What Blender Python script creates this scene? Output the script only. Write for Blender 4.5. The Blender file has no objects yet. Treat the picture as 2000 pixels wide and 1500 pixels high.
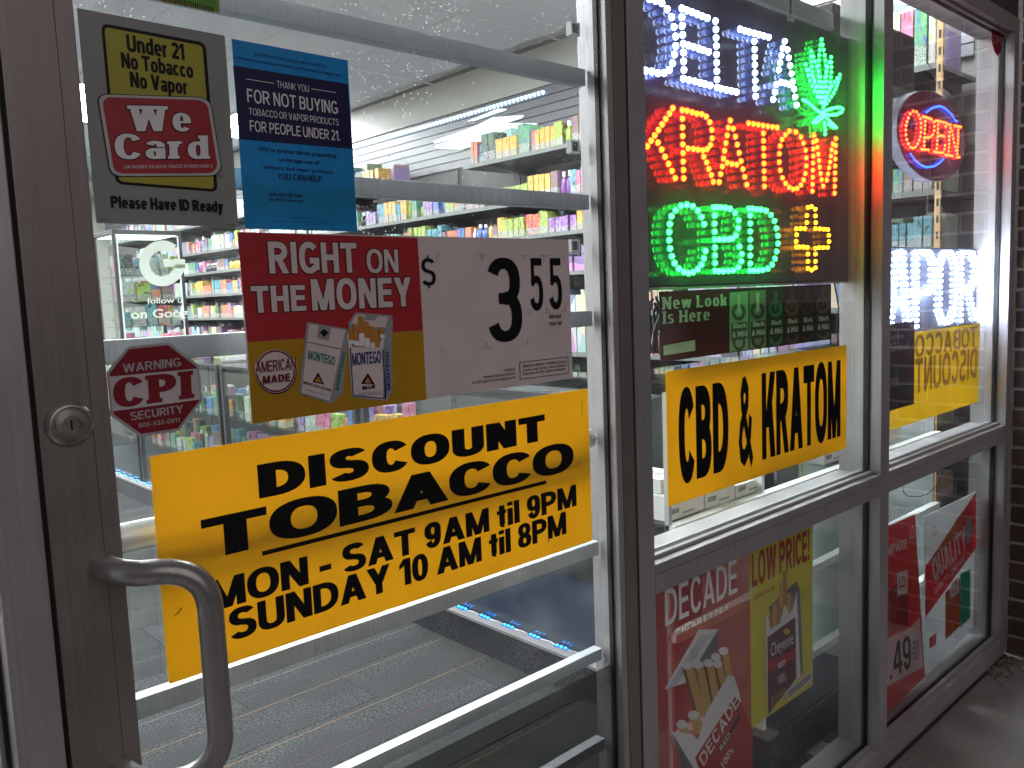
import bpy, bmesh, math, random
from mathutils import Vector, Matrix
S = bpy.context.scene
COL = S.collection
random.seed(7)

# ---------------------------------------------------------------- camera
CAM = Vector((0, -0.92, 1.325))
F_PX = 1624.3
YAW, PITCH, ROLL = (math.radians(a) for a in (42.541, 6.100, -2.239))
fwd = Vector((math.sin(YAW)*math.cos(PITCH), math.cos(YAW)*math.cos(PITCH), -math.sin(PITCH)))
r0 = Vector((math.cos(YAW), -math.sin(YAW), 0)); u0 = r0.cross(fwd)
right = math.cos(ROLL)*r0 + math.sin(ROLL)*u0
up = -math.sin(ROLL)*r0 + math.cos(ROLL)*u0
cam_d = bpy.data.cameras.new('camera'); cam = bpy.data.objects.new('camera', cam_d); COL.objects.link(cam)
cam_d.sensor_width = 36; cam_d.lens = F_PX/2000*36; cam_d.clip_start = 0.02; cam_d.clip_end = 200
m = Matrix((right, up, -fwd)).transposed().to_4x4(); m.translation = CAM
cam.matrix_world = m
S.camera = cam

# ---------------------------------------------------------------- night sky and exposure
W = bpy.data.worlds.new('World'); S.world = W; W.use_nodes = True
bg = W.node_tree.nodes['Background']
bg.inputs['Color'].default_value = (1.0, 0.88, 0.92, 1); bg.inputs['Strength'].default_value = 0.085
# the lamps of the parking lot: one broad dim source above and behind the camera
sl = bpy.data.lights.new('street_light', 'SUN'); sl.energy = 0.52; sl.angle = math.radians(50); sl.color = (1.0, 0.90, 0.90)
so = bpy.data.objects.new('street_light', sl); COL.objects.link(so)
so.rotation_euler = Vector((0.12, 1.0, -0.55)).to_track_quat('-Z', 'Y').to_euler()
S.view_settings.view_transform = 'Standard'; S.view_settings.look = 'None'
S.view_settings.gamma = 1; S.view_settings.exposure = 0; S.view_settings.use_curve_mapping = False
cy = S.cycles
cy.use_denoising = True; cy.max_bounces = 12; cy.transparent_max_bounces = 40
cy.diffuse_bounces = 4; cy.glossy_bounces = 8; cy.transmission_bounces = 8
cy.sample_clamp_indirect = 6; cy.use_light_tree = True
cy.caustics_reflective = True

# the camera's geometry read backwards: photograph pixel -> point on a plane of the place
def ray(u, v):
    return right*((u-1000)/F_PX) - up*((v-750)/F_PX) + fwd
def P(u, v, Y=0.0):
    d = ray(u, v); return CAM + d*((Y-CAM.y)/d.y)
def PX(u, v, X):
    d = ray(u, v); return CAM + d*((X-CAM.x)/d.x)
def PZ(u, v, Z):
    d = ray(u, v); return CAM + d*((Z-CAM.z)/d.z)
def zoom(ox, oy, s):
    return lambda x, y: (ox+x/s, oy+y/s)

# ---------------------------------------------------------------- materials
MATS = {}
def new_mat(name):
    m = bpy.data.materials.new(name); m.use_nodes = True
    nt = m.node_tree; nt.nodes.clear()
    out = nt.nodes.new('ShaderNodeOutputMaterial'); MATS[name] = m
    return m, nt, out
def N(nt, t, **kw):
    n = nt.nodes.new(t)
    for k, v in kw.items():
        if k.startswith('i_'): n.inputs[k[2:].replace('_', ' ')].default_value = v
        else: setattr(n, k, v)
    return n
def L(nt, a, b): nt.links.new(a, b)
def rgba(c): return (c[0], c[1], c[2], 1)
def coords(nt, scale=(1, 1, 1), kind='Object'):
    tc = N(nt, 'ShaderNodeTexCoord'); mp = N(nt, 'ShaderNodeMapping')
    mp.inputs['Scale'].default_value = scale
    L(nt, tc.outputs[kind], mp.inputs['Vector']); return mp.outputs['Vector']
def ramp(nt, fac, stops):
    r = N(nt, 'ShaderNodeValToRGB'); e = r.color_ramp.elements
    while len(e) < len(stops): e.new(0.5)
    for i, (p, c) in enumerate(stops):
        e[i].position = p; e[i].color = rgba(c) if len(c) == 3 else c
    L(nt, fac, r.inputs['Fac']); return r.outputs['Color']
def mixc(nt, fac, a, b, mode='MIX'):
    n = N(nt, 'ShaderNodeMix', data_type='RGBA', blend_type=mode)
    for s, v in ((0, fac), (6, a), (7, b)):
        if hasattr(v, 'node'): L(nt, v, n.inputs[s])
        else: n.inputs[s].default_value = v if s == 0 else (rgba(v) if len(v) == 3 else v)
    return n.outputs[2]

def solid(name, c, rough=0.5, metal=0.0, var=0.12, scale=20, bump=0.0, stretch=(1, 1, 1), spec=0.5):
    if name in MATS: return MATS[name]
    m, nt, out = new_mat(name)
    b = N(nt, 'ShaderNodeBsdfPrincipled'); b.inputs['Metallic'].default_value = metal
    b.inputs['Specular IOR Level'].default_value = spec
    v = coords(nt, stretch)
    no = N(nt, 'ShaderNodeTexNoise'); no.inputs['Scale'].default_value = scale; no.inputs['Detail'].default_value = 5
    L(nt, v, no.inputs['Vector'])
    lo = tuple(x*(1-var) for x in c); hi = tuple(min(1, x*(1+var)) for x in c)
    L(nt, ramp(nt, no.outputs['Fac'], [(0.3, lo), (0.7, hi)]), b.inputs['Base Color'])
    rr = N(nt, 'ShaderNodeMapRange'); rr.inputs['To Min'].default_value = rough*0.85; rr.inputs['To Max'].default_value = min(1, rough*1.2)
    L(nt, no.outputs['Fac'], rr.inputs['Value']); L(nt, rr.outputs['Result'], b.inputs['Roughness'])
    if bump:
        bp = N(nt, 'ShaderNodeBump'); bp.inputs['Strength'].default_value = bump; bp.inputs['Distance'].default_value = 0.002
        L(nt, no.outputs['Fac'], bp.inputs['Height']); L(nt, bp.outputs['Normal'], b.inputs['Normal'])
    L(nt, b.outputs['BSDF'], out.inputs['Surface']); return m

def alu(name, c, rough, worn=0.0):
    """anodised aluminium with fine vertical grain, smudges and, where worn, dark chips"""
    m, nt, out = new_mat(name)
    b = N(nt, 'ShaderNodeBsdfPrincipled'); b.inputs['Metallic'].default_value = 0.55
    v = coords(nt, (260, 260, 3))
    g = N(nt, 'ShaderNodeTexNoise'); g.inputs['Scale'].default_value = 1; g.inputs['Detail'].default_value = 3; L(nt, v, g.inputs['Vector'])
    v2 = coords(nt, (1, 1, 1))
    s = N(nt, 'ShaderNodeTexNoise'); s.inputs['Scale'].default_value = 7; s.inputs['Detail'].default_value = 7; s.inputs['Roughness'].default_value = 0.65; L(nt, v2, s.inputs['Vector'])
    base = mixc(nt, 0.35, ramp(nt, g.outputs['Fac'], [(0.3, tuple(x*0.86 for x in c)), (0.7, tuple(x*1.1 for x in c))]),
                ramp(nt, s.outputs['Fac'], [(0.3, tuple(x*0.62 for x in c)), (0.72, tuple(min(1, x*1.22) for x in c))]))
    if worn:
        w = N(nt, 'ShaderNodeTexNoise'); w.inputs['Scale'].default_value = 34; w.inputs['Detail'].default_value = 8; w.inputs['Roughness'].default_value = 0.75
        L(nt, v2, w.inputs['Vector'])
        base = mixc(nt, ramp(nt, w.outputs['Fac'], [(0.66, (0, 0, 0)), (0.70, (worn,)*3)]), base, (0.05, 0.047, 0.043))
    L(nt, base, b.inputs['Base Color'])
    rr = N(nt, 'ShaderNodeMapRange'); rr.inputs['To Min'].default_value = rough-0.08; rr.inputs['To Max'].default_value = rough+0.14
    L(nt, s.outputs['Fac'], rr.inputs['Value']); L(nt, rr.outputs['Result'], b.inputs['Roughness'])
    L(nt, b.outputs['BSDF'], out.inputs['Surface']); return m

def film(name, c, trans=0.25, rough=0.35, gloss=0.04, mottled=0.08):
    """printed paper or vinyl: some of the light behind it comes through"""
    if name in MATS: return MATS[name]
    m, nt, out = new_mat(name)
    v = coords(nt)
    no = N(nt, 'ShaderNodeTexNoise'); no.inputs['Scale'].default_value = 9; no.inputs['Detail'].default_value = 6; L(nt, v, no.inputs['Vector'])
    col = ramp(nt, no.outputs['Fac'], [(0.3, tuple(x*(1-mottled) for x in c)), (0.7, tuple(min(1, x*(1+mottled)) for x in c))])
    d = N(nt, 'ShaderNodeBsdfDiffuse'); t = N(nt, 'ShaderNodeBsdfTranslucent'); g = N(nt, 'ShaderNodeBsdfGlossy')
    g.inputs['Roughness'].default_value = rough
    wn = N(nt, 'ShaderNodeTexNoise'); wn.inputs['Scale'].default_value = 6; wn.inputs['Detail'].default_value = 3; wn.inputs['Distortion'].default_value = 0.8; L(nt, v, wn.inputs['Vector'])
    bp = N(nt, 'ShaderNodeBump'); bp.inputs['Strength'].default_value = 0.5; bp.inputs['Distance'].default_value = 0.006; L(nt, wn.outputs['Fac'], bp.inputs['Height'])
    L(nt, bp.outputs['Normal'], d.inputs['Normal']); L(nt, bp.outputs['Normal'], g.inputs['Normal'])
    L(nt, col, d.inputs['Color']); L(nt, col, t.inputs['Color'])
    m1 = N(nt, 'ShaderNodeMixShader'); m1.inputs[0].default_value = trans
    L(nt, d.outputs[0], m1.inputs[1]); L(nt, t.outputs[0], m1.inputs[2])
    m2 = N(nt, 'ShaderNodeMixShader'); m2.inputs[0].default_value = gloss
    L(nt, m1.outputs[0], m2.inputs[1]); L(nt, g.outputs[0], m2.inputs[2])
    L(nt, m2.outputs[0], out.inputs['Surface']); return m

def perforated(name, c, open_=0.35, pitch=0.0024):
    """window film punched with a grid of fine holes"""
    if name in MATS: return MATS[name]
    m, nt, out = new_mat(name)
    tc = N(nt, 'ShaderNodeTexCoord'); sx = N(nt, 'ShaderNodeSeparateXYZ'); L(nt, tc.outputs['Object'], sx.inputs[0])
    def wave(sock, off):
        a = N(nt, 'ShaderNodeMath', operation='MULTIPLY'); a.inputs[1].default_value = 2*math.pi/pitch; L(nt, sock, a.inputs[0])
        b = N(nt, 'ShaderNodeMath', operation='ADD'); b.inputs[1].default_value = off; L(nt, a.outputs[0], b.inputs[0])
        s = N(nt, 'ShaderNodeMath', operation='SINE'); L(nt, b.outputs[0], s.inputs[0]); return s.outputs[0]
    mu = N(nt, 'ShaderNodeMath', operation='ADD'); L(nt, wave(sx.outputs['X'], 0), mu.inputs[0]); L(nt, wave(sx.outputs['Z'], 0), mu.inputs[1])
    gt = N(nt, 'ShaderNodeMath', operation='GREATER_THAN'); gt.inputs[1].default_value = 2*(0.5-open_)
    L(nt, mu.outputs[0], gt.inputs[0])
    d = N(nt, 'ShaderNodeBsdfDiffuse'); d.inputs[0].default_value = rgba(c)
    t = N(nt, 'ShaderNodeBsdfTransparent')
    mx = N(nt, 'ShaderNodeMixShader'); L(nt, gt.outputs[0], mx.inputs[0]); L(nt, d.outputs[0], mx.inputs[1]); L(nt, t.outputs[0], mx.inputs[2])
    L(nt, mx.outputs[0], out.inputs['Surface']); return m

def emit(name, c, s):
    if name in MATS: return MATS[name]
    m, nt, out = new_mat(name)
    e = N(nt, 'ShaderNodeEmission'); e.inputs[0].default_value = rgba(c); e.inputs[1].default_value = s
    L(nt, e.outputs[0], out.inputs['Surface']); return m

def glass(name, tint=(0.97, 0.985, 0.98), dirt=0.0, boost=1.0, smear=0.0):
    m, nt, out = new_mat(name)
    geo = N(nt, 'ShaderNodeNewGeometry')
    io = N(nt, 'ShaderNodeMapRange'); io.inputs['To Min'].default_value = 1.5; io.inputs['To Max'].default_value = 1/1.5
    L(nt, geo.outputs['Backfacing'], io.inputs['Value'])
    fr = N(nt, 'ShaderNodeFresnel'); L(nt, io.outputs['Result'], fr.inputs['IOR'])
    mu = N(nt, 'ShaderNodeMath', operation='MULTIPLY', use_clamp=True); mu.inputs[1].default_value = boost; L(nt, fr.outputs[0], mu.inputs[0])
    t = N(nt, 'ShaderNodeBsdfTransparent'); t.inputs[0].default_value = rgba(tint)
    g = N(nt, 'ShaderNodeBsdfGlossy'); g.inputs['Roughness'].default_value = 0.0
    mx = N(nt, 'ShaderNodeMixShader'); L(nt, mu.outputs[0], mx.inputs[0]); L(nt, t.outputs[0], mx.inputs[1]); L(nt, g.outputs[0], mx.inputs[2])
    last = mx.outputs[0]
    if dirt:
        v = coords(nt)
        vo = N(nt, 'ShaderNodeTexVoronoi'); vo.inputs['Scale'].default_value = 260; vo.inputs['Randomness'].default_value = 1; L(nt, v, vo.inputs['Vector'])
        sz = N(nt, 'ShaderNodeTexNoise'); sz.inputs['Scale'].default_value = 2.6; sz.inputs['Detail'].default_value = 4; L(nt, v, sz.inputs['Vector'])
        sp = ramp(nt, vo.outputs['Distance'], [(0.14, (1, 1, 1)), (0.30, (0, 0, 0))])
        # only some cells carry a speck, more of them where the noise is high
        sc = N(nt, 'ShaderNodeSeparateColor'); L(nt, vo.outputs['Color'], sc.inputs[0])
        ad = N(nt, 'ShaderNodeMath', operation='ADD'); L(nt, sc.outputs[0], ad.inputs[0]); hz = N(nt, 'ShaderNodeSeparateXYZ'); L(nt, v, hz.inputs[0]); hm_ = N(nt, 'ShaderNodeMapRange'); hm_.inputs['From Min'].default_value = 0.9; hm_.inputs['From Max'].default_value = 1.75; hm_.inputs['To Min'].default_value = -0.45; hm_.inputs['To Max'].default_value = 0.16; L(nt, hz.outputs['Z'], hm_.inputs['Value'])
        szc = N(nt, 'ShaderNodeMapRange'); szc.inputs['From Min'].default_value = 0.42; szc.inputs['From Max'].default_value = 0.62; szc.inputs['To Min'].default_value = 0.2; szc.inputs['To Max'].default_value = 0.62; L(nt, sz.outputs['Fac'], szc.inputs['Value'])
        s2 = N(nt, 'ShaderNodeMath', operation='ADD'); L(nt, szc.outputs['Result'], s2.inputs[0]); L(nt, hm_.outputs['Result'], s2.inputs[1]); L(nt, s2.outputs[0], ad.inputs[1])
        th = N(nt, 'ShaderNodeMath', operation='GREATER_THAN'); th.inputs[1].default_value = 1.30; L(nt, ad.outputs[0], th.inputs[0])
        k = N(nt, 'ShaderNodeMath', operation='MULTIPLY'); L(nt, sp, k.inputs[0]); L(nt, th.outputs[0], k.inputs[1])
        sm = N(nt, 'ShaderNodeTexNoise'); sm.inputs['Scale'].default_value = 3.2; sm.inputs['Detail'].default_value = 9; sm.inputs['Roughness'].default_value = 0.7; sm.inputs['Distortion'].default_value = 1.2
        L(nt, v, sm.inputs['Vector'])
        smr = ramp(nt, sm.outputs['Fac'], [(0.50, (0.12*smear,)*3), (0.58, (0.35*smear,)*3), (0.68, (smear,)*3)])
        mx2 = N(nt, 'ShaderNodeMath', operation='MAXIMUM'); L(nt, k.outputs[0], mx2.inputs[0]); L(nt, smr, mx2.inputs[1])
        mm = N(nt, 'ShaderNodeMath', operation='MULTIPLY'); mm.inputs[1].default_value = dirt; L(nt, mx2.outputs[0], mm.inputs[0])
        d = N(nt, 'ShaderNodeBsdfDiffuse'); tr = N(nt, 'ShaderNodeBsdfTranslucent')
        dm = N(nt, 'ShaderNodeMixShader'); dm.inputs[0].default_value = 0.5; L(nt, d.outputs[0], dm.inputs[1]); L(nt, tr.outputs[0], dm.inputs[2])
        fm = N(nt, 'ShaderNodeMixShader'); L(nt, mm.outputs[0], fm.inputs[0]); L(nt, last, fm.inputs[1]); L(nt, dm.outputs[0], fm.inputs[2])
        last = fm.outputs[0]
    L(nt, last, out.inputs['Surface']); return m

M_FRAME = alu('storefront_aluminium', (0.44, 0.42, 0.435), 0.38)
M_DOOR = alu('door_aluminium', (0.255, 0.228, 0.212), 0.40)
M_BAR = alu('worn_bar_aluminium', (0.44, 0.47, 0.49), 0.42, worn=0.8)
M_SATIN = alu('satin_handle_metal', (0.34, 0.335, 0.33), 0.27)
M_GASKET = solid('black_rubber', (0.006, 0.006, 0.008), 0.6)
M_GLASS_D = glass('door_glass', dirt=0.75, smear=0.085)
M_GLASS = glass('window_glass', dirt=0.4, smear=0.06, boost=1.3)
M_GLASS_C = glass('showcase_glass', tint=(0.95, 0.985, 0.97), dirt=0.10, smear=0.1)
M_ACRYLIC = None
M_BLACK = film('black_vinyl', (0.006, 0.006, 0.007), 0.0, 0.5, 0.02)
M_DARKMETAL = solid('black_shelf_metal', (0.022, 0.022, 0.026), 0.45)
M_WHITE = solid('white_paint', (0.74, 0.76, 0.76), 0.45, var=0.05)
M_GREYMETAL = solid('grey_shelf_metal', (0.42, 0.44, 0.45), 0.4, var=0.08)

# ---------------------------------------------------------------- mesh helpers
ORG = {}
class MB:
    def __init__(self): self.v = []; self.f = []; self.smooth = False
    def quad(self, a, b, c, d):
        n = len(self.v); self.v += [Vector(a), Vector(b), Vector(c), Vector(d)]; self.f.append((n, n+1, n+2, n+3)); return self
    def poly(self, pts):
        n = len(self.v); self.v += [Vector(p) for p in pts]; self.f.append(tuple(range(n, n+len(pts)))); return self
    def box(self, x0, x1, y0, y1, z0, z1):
        n = len(self.v)
        self.v += [Vector(p) for p in ((x0,y0,z0),(x1,y0,z0),(x1,y1,z0),(x0,y1,z0),(x0,y0,z1),(x1,y0,z1),(x1,y1,z1),(x0,y1,z1))]
        self.f += [tuple(n+i for i in q) for q in ((0,3,2,1),(4,5,6,7),(0,1,5,4),(1,2,6,5),(2,3,7,6),(3,0,4,7))]; return self
    def prism(self, pts, d):
        """flat outline pushed along vector d"""
        n = len(self.v); k = len(pts); d = Vector(d)
        self.v += [Vector(p) for p in pts] + [Vector(p)+d for p in pts]
        self.f.append(tuple(range(n, n+k))); self.f.append(tuple(reversed(range(n+k, n+2*k))))
        for i in range(k):
            j = (i+1) % k; self.f.append((n+j, n+i, n+k+i, n+k+j))
        return self
    def tube(self, pts, r, seg=12, cap=True, closed=False):
        pts = [Vector(p) for p in pts]; rs = r if isinstance(r, (list, tuple)) else [r]*len(pts)
        n0 = len(self.v); prev = None
        for i, p in enumerate(pts):
            a = pts[i-1] if i else p; b = pts[i+1] if i < len(pts)-1 else p
            t = (b-a).normalized()
            if prev is None:
                ref = Vector((0, 0, 1)) if abs(t.z) < 0.9 else Vector((1, 0, 0)); s = t.cross(ref).normalized()
            else: s = (prev - t*prev.dot(t)).normalized()
            prev = s; w = t.cross(s)
            for k in range(seg):
                an = 2*math.pi*k/seg; self.v.append(p + (s*math.cos(an)+w*math.sin(an))*rs[i])
        for i in range(len(pts)-1):
            for k in range(seg):
                a = n0+i*seg+k; b = n0+i*seg+(k+1) % seg
                self.f.append((a, b, b+seg, a+seg))
        if cap:
            self.f.append(tuple(reversed(range(n0, n0+seg)))); e = n0+(len(pts)-1)*seg; self.f.append(tuple(range(e, e+seg)))
        return self
    def build(self, name, mat, parent=None, bevel=0.0, smooth=False):
        me = bpy.data.meshes.new(name)
        off = ORG.get(parent.name, Vector()) if parent else Vector()
        me.from_pydata([v-off for v in self.v], [], self.f)
        bm = bmesh.new(); bm.from_mesh(me)
        if bevel:
            bmesh.ops.remove_doubles(bm, verts=bm.verts, dist=1e-6)
            bmesh.ops.bevel(bm, geom=[e for e in bm.edges if e.calc_face_angle(0) > 0.6], offset=bevel, segments=2, profile=0.7, affect='EDGES', clamp_overlap=True)
        bmesh.ops.recalc_face_normals(bm, faces=bm.faces)
        bm.to_mesh(me); bm.free()
        if smooth:
            for p in me.polygons: p.use_smooth = True
            me.set_sharp_from_angle(angle=math.radians(40))
        me.materials.append(mat)
        o = bpy.data.objects.new(name, me); COL.objects.link(o)
        if parent: o.parent = parent
        ORG[o.name] = off if parent else Vector()
        return o
def box(name, mat, parent, x0, x1, y0, y1, z0, z1, bevel=0.0):
    return MB().box(x0, x1, y0, y1, z0, z1).build(name, mat, parent, bevel)
def tag(o, label=None, cat=None, group=None, kind=None):
    if label: o['label'] = label
    if cat: o['category'] = cat
    if group: o['group'] = group
    if kind: o['kind'] = kind
    return o
def thing(name, loc, label, cat, group=None):
    o = bpy.data.objects.new(name, None); COL.objects.link(o); o.location = loc; o.empty_display_size = 0.05
    ORG[o.name] = Vector(loc); tag(o, label, cat, group); return o
def struct(o): o['kind'] = 'structure'; return o

# ---------------------------------------------------------------- lettering and flat print
_fc = {}
def glyphs(text, weight, spacing=1.0):
    key = (text, weight, spacing)
    if key in _fc: return _fc[key]
    c = bpy.data.curves.new('t', 'FONT'); c.body = text; c.size = 1; c.offset = weight; c.resolution_u = 4
    c.space_character = spacing; c.fill_mode = 'BOTH'
    o = bpy.data.objects.new('t', c); COL.objects.link(o)
    dg = bpy.context.evaluated_depsgraph_get(); me = bpy.data.meshes.new_from_object(o.evaluated_get(dg))
    vs = [v.co.copy() for v in me.vertices]; fs = [tuple(p.vertices) for p in me.polygons]
    bpy.data.objects.remove(o); bpy.data.curves.remove(c); bpy.data.meshes.remove(me)
    _fc[key] = (vs, fs); return _fc[key]
CAP = 0.729
def put_text(text, lb, rb, lt, mat, parent, Y, weight=0.02, free=False, outline=None, spacing=1.0, name='lettering', slab=False, cap=None, dy=0.0004, mirror=False):
    """lb, rb, lt: photograph pixels of the left and right end of the baseline and of the cap height at the left"""
    a, b, t = P(*lb, Y), P(*rb, Y), P(*lt, Y)
    if free: U, V, O = b-a, t-a, a
    else:
        z = (a.z+b.z)/2 if abs(a.z-b.z) < 0.02 else a.z
        O = Vector((a.x, Y, z)); U = Vector((b.x-a.x, 0, 0)); V = Vector((0, 0, t.z-z))
    for w, mt, yy in (((weight+outline[0], outline[1], Y),) if outline else ()) + ((weight, mat, Y-dy),):
        vs, fs = glyphs(text, w, spacing)
        x0 = min(v.x for v in vs); x1 = max(v.x for v in vs)
        ch = cap or CAP
        mb = MB()
        for v in vs:
            s = (v.x-x0)/(x1-x0); s = 1-s if mirror else s
            p = O + U*s + V*((v.y+w)/(ch+2*w)); mb.v.append(Vector((p.x, yy, p.z)))
        mb.f = list(fs); mb.build(name, mt, parent)
def fillet(pts, r, seg=5):
    out = []; n = len(pts)
    for i in range(n):
        p = pts[i]; a = (pts[i-1]-p); b = (pts[(i+1) % n]-p)
        d = min(r, a.length*0.45, b.length*0.45); A = p+a.normalized()*d; B = p+b.normalized()*d
        for k in range(seg+1):
            t = k/seg; out.append(A*(1-t)**2 + p*2*t*(1-t) + B*t*t)
    return out
def shape(name, pts, mat, parent, Y, r=0.0, thick=0.0003, grow=0.0):
    w = [P(*p, Y) for p in pts]
    if grow:
        c = sum(w, Vector())/len(w); w = [p+(p-c).normalized()*grow for p in w]
    if r: w = fillet(w, r)
    return MB().prism(w, (0, thick, 0)).build(name, mat, parent)
def oval(name, cx, cy, rx, ry, mat, parent, Y, ring=0.0, n=40, zz=None):
    pts = []
    for k in range(n):
        a = 2*math.pi*k/n; q = (cx+rx*math.cos(a), cy+ry*math.sin(a)); pts.append(P(*(zz(*q) if zz else q), Y))
    if not ring: return MB().prism(pts, (0, 0.0003, 0)).build(name, mat, parent)
    c = sum(pts, Vector())/n; mb = MB(); inn = [p+(c-p)*ring for p in pts]
    for k in range(n):
        j = (k+1) % n; mb.quad(pts[k], pts[j], inn[j], inn[k])
    return mb.build(name, mat, parent)
def line(name, a, b, w, mat, parent, Y):
    a, b = P(*a, Y), P(*b, Y); d = (b-a).normalized(); n = Vector((-d.z, 0, d.x))*w/2
    return MB().prism([a+n, b+n, b-n, a-n], (0, 0.0003, 0)).build(name, mat, parent)
def rect_world(corners, Y):
    w = [P(*c, Y) for c in corners]
    x0 = (w[0].x+w[3].x)/2; x1 = (w[1].x+w[2].x)/2; z1 = (w[0].z+w[1].z)/2; z0 = (w[2].z+w[3].z)/2
    return x0, x1, z0, z1
# bold sans lettering built from strokes; every glyph is drawn in a box one cap height tall
def ring(cx, cy, rx, ry, t, h, a0=0, a1=360, n=None, p=2.35, cut=None):
    n = n or max(6, int(abs(a1-a0)/12)); out = []
    def pt(a, rx, ry):
        c, s = math.cos(a), math.sin(a); k = (abs(c)**p+abs(s)**p)**(-1/p); return (cx+rx*c*k, cy+ry*s*k)
    for i in range(n):
        b0 = math.radians(a0+(a1-a0)*i/n); b1 = math.radians(a0+(a1-a0)*(i+1)/n)
        out.append([pt(b0, rx, ry), pt(b1, rx, ry), pt(b1, rx-t, ry-h), pt(b0, rx-t, ry-h)])
    return out
def R4(x0, x1, y0, y1): return [[(x0, y0), (x1, y0), (x1, y1), (x0, y1)]]
def DG(xa, ya, xb, yb, w): return [[(xa, ya), (xa+w, ya), (xb+w, yb), (xb, yb)]]
def STK(pts, t):
    out = []
    for (ax, ay), (bx, by) in zip(pts, pts[1:]):
        d = math.hypot(bx-ax, by-ay); nx, ny = -(by-ay)/d*t/2, (bx-ax)/d*t/2; ex, ey = (bx-ax)/d*t*.22, (by-ay)/d*t*.22
        out.append([(ax+nx-ex, ay+ny-ey), (bx+nx+ex, by+ny+ey), (bx-nx+ex, by-ny+ey), (ax-nx-ex, ay-ny-ey)])
    return out
def ess(w, t, h, top, e, a=28, b=-152):
    yc = top*.515; ru = (top-yc+h/2)/2; rl = (yc+h/2)/2
    return ring(w/2, top-ru+e, w/2*.95, ru, t, h, a, 266)+ring(w/2, rl-e, w/2, rl, t, h, 86, b)+R4(w/2-.04, w/2+.04, yc-h/2+e*.2, yc+h/2-e*.2)
def bold_glyph(c, t, hk=.86):
    h = t*hk; e = .015
    V = lambda x, y0=0, y1=1: R4(x, x+t, y0, y1)
    Hb = lambda x0, x1, y: R4(x0, x1, y, y+h)
    if c == ' ': return .27, []
    if c == 'A': w = .82; d = t*1.12; return w, DG(0, 0, w/2-d/2, 1, d)+DG(w-d, 0, w/2-d/2, 1, d)+Hb(.17, w-.17, .2)
    if c == 'B': w = .72; k = h*.9; ru = (1-.52+k/2)/2; rl = (.52+k/2)/2; return w, V(0)+ring(w*.42, 1-ru, w*.54, ru, t, k, -90, 90)+R4(t*.9, w*.42, 1-k, 1)+R4(t*.9, w*.43, .52-k/2, .52+k/2)+ring(w*.42, rl, w*.58, rl, t, k, -90, 90)+R4(t*.9, w*.42, 0, k)
    if c == 'C': w = .74; return w-.03, ring(w/2, .5, w/2, .5+e, t, h, 33, 327)
    if c == 'D': w = .76; return w, V(0)+R4(t*.9, w*.36, 1-h, 1)+R4(t*.9, w*.36, 0, h)+ring(w*.36, .5, w*.64, .5, t, h, -90, 90)
    if c == 'E': w = .63; return w, V(0)+Hb(t, w, 0)+Hb(t, w*.94, .5-h*.42)+Hb(t, w*.98, 1-h)
    if c == 'F': w = .6; return w, V(0)+Hb(t, w*.93, .48-h*.42)+Hb(t, w, 1-h)
    if c == 'G': w = .8; return w, ring(w/2, .5, w/2, .5+e, t, h, 40, 318)+V(w-t, .1, .5)+Hb(w*.52, w-t, .5-h)
    if c == 'H': w = .72; return w, V(0)+V(w-t)+Hb(t, w-t, .5-h*.45)
    if c == 'I': return t, V(0)
    if c == 'J': w = .55; return w, V(w-t, .3, 1)+ring(w/2, .3, w/2, .3+e, t, h, 190, 360)
    if c == 'K': w = .78; d = t*1.2; return w, V(0)+DG(t*.6, .36, w-d*1.02, 1, d)+DG(w-d, 0, t*1.1+.04, .62, d*.95)
    if c == 'L': w = .6; return w, V(0)+Hb(t, w, 0)
    if c == 'M': w = .9; d = t*.98; return w, V(0)+V(w-t)+DG(w/2-d/2, 0, t*.12, 1, d)+DG(w/2-d/2, 0, w-d-t*.12, 1, d)
    if c == 'N': w = .74; d = t*1.15; return w, V(0)+V(w-t)+DG(w-d, 0, 0, 1, d)
    if c in 'O': w = .82; return w, ring(w/2, .5, w/2, .5+e, t, h, n=34)
    if c == '0': w = .58; return w, ring(w/2, .5, w/2, .5+e, t*.95, h, n=34)
    if c == 'P': w = .69; return w, V(0)+R4(t*.9, w*.42, 1-h, 1)+R4(t*.9, w*.42, .36, .36+h)+ring(w*.42, .68, w*.58, .32, t, h, -90, 90)
    if c == 'Q': w = .82; return w, ring(w/2, .5, w/2, .5+e, t, h, n=34)+DG(w-t*1.2, -.06, w*.5, .28, t)
    if c == 'R': w = .76; return w, V(0)+R4(t*.9, w*.42, 1-h, 1)+R4(t*.9, w*.45, .4, .4+h*.95)+ring(w*.42, .7, w*.53, .30, t, h, -90, 90)+DG(w-t*1.15, 0, w*.34, .46, t*1.1)
    if c in 'S': w = .72; return w, ess(w, t, h, 1, e)
    if c == 'T': w = .70; return w, Hb(0, w, 1-h)+V(w/2-t/2, 0, 1-h)
    if c == 'U': w = .73; return w, V(0, .32, 1)+V(w-t, .32, 1)+ring(w/2, .33, w/2, .33+e, t, h, 180, 360)
    if c == 'V': w = .78; d = t*1.12; return w, DG(w/2-d/2, 0, 0, 1, d)+DG(w/2-d/2, 0, w-d, 1, d)
    if c == 'W': w = 1.12; d = t*1.05; q = w*.27; return w, DG(q-d/2, 0, 0, 1, d)+DG(q-d/2, 0, w/2-d/2, 1, d)+DG(w-q-d/2, 0, w/2-d/2, 1, d)+DG(w-q-d/2, 0, w-d, 1, d)
    if c == 'X': w = .76; d = t*1.2; return w, DG(0, 0, w-d, 1, d)+DG(w-d, 0, 0, 1, d)
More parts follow.
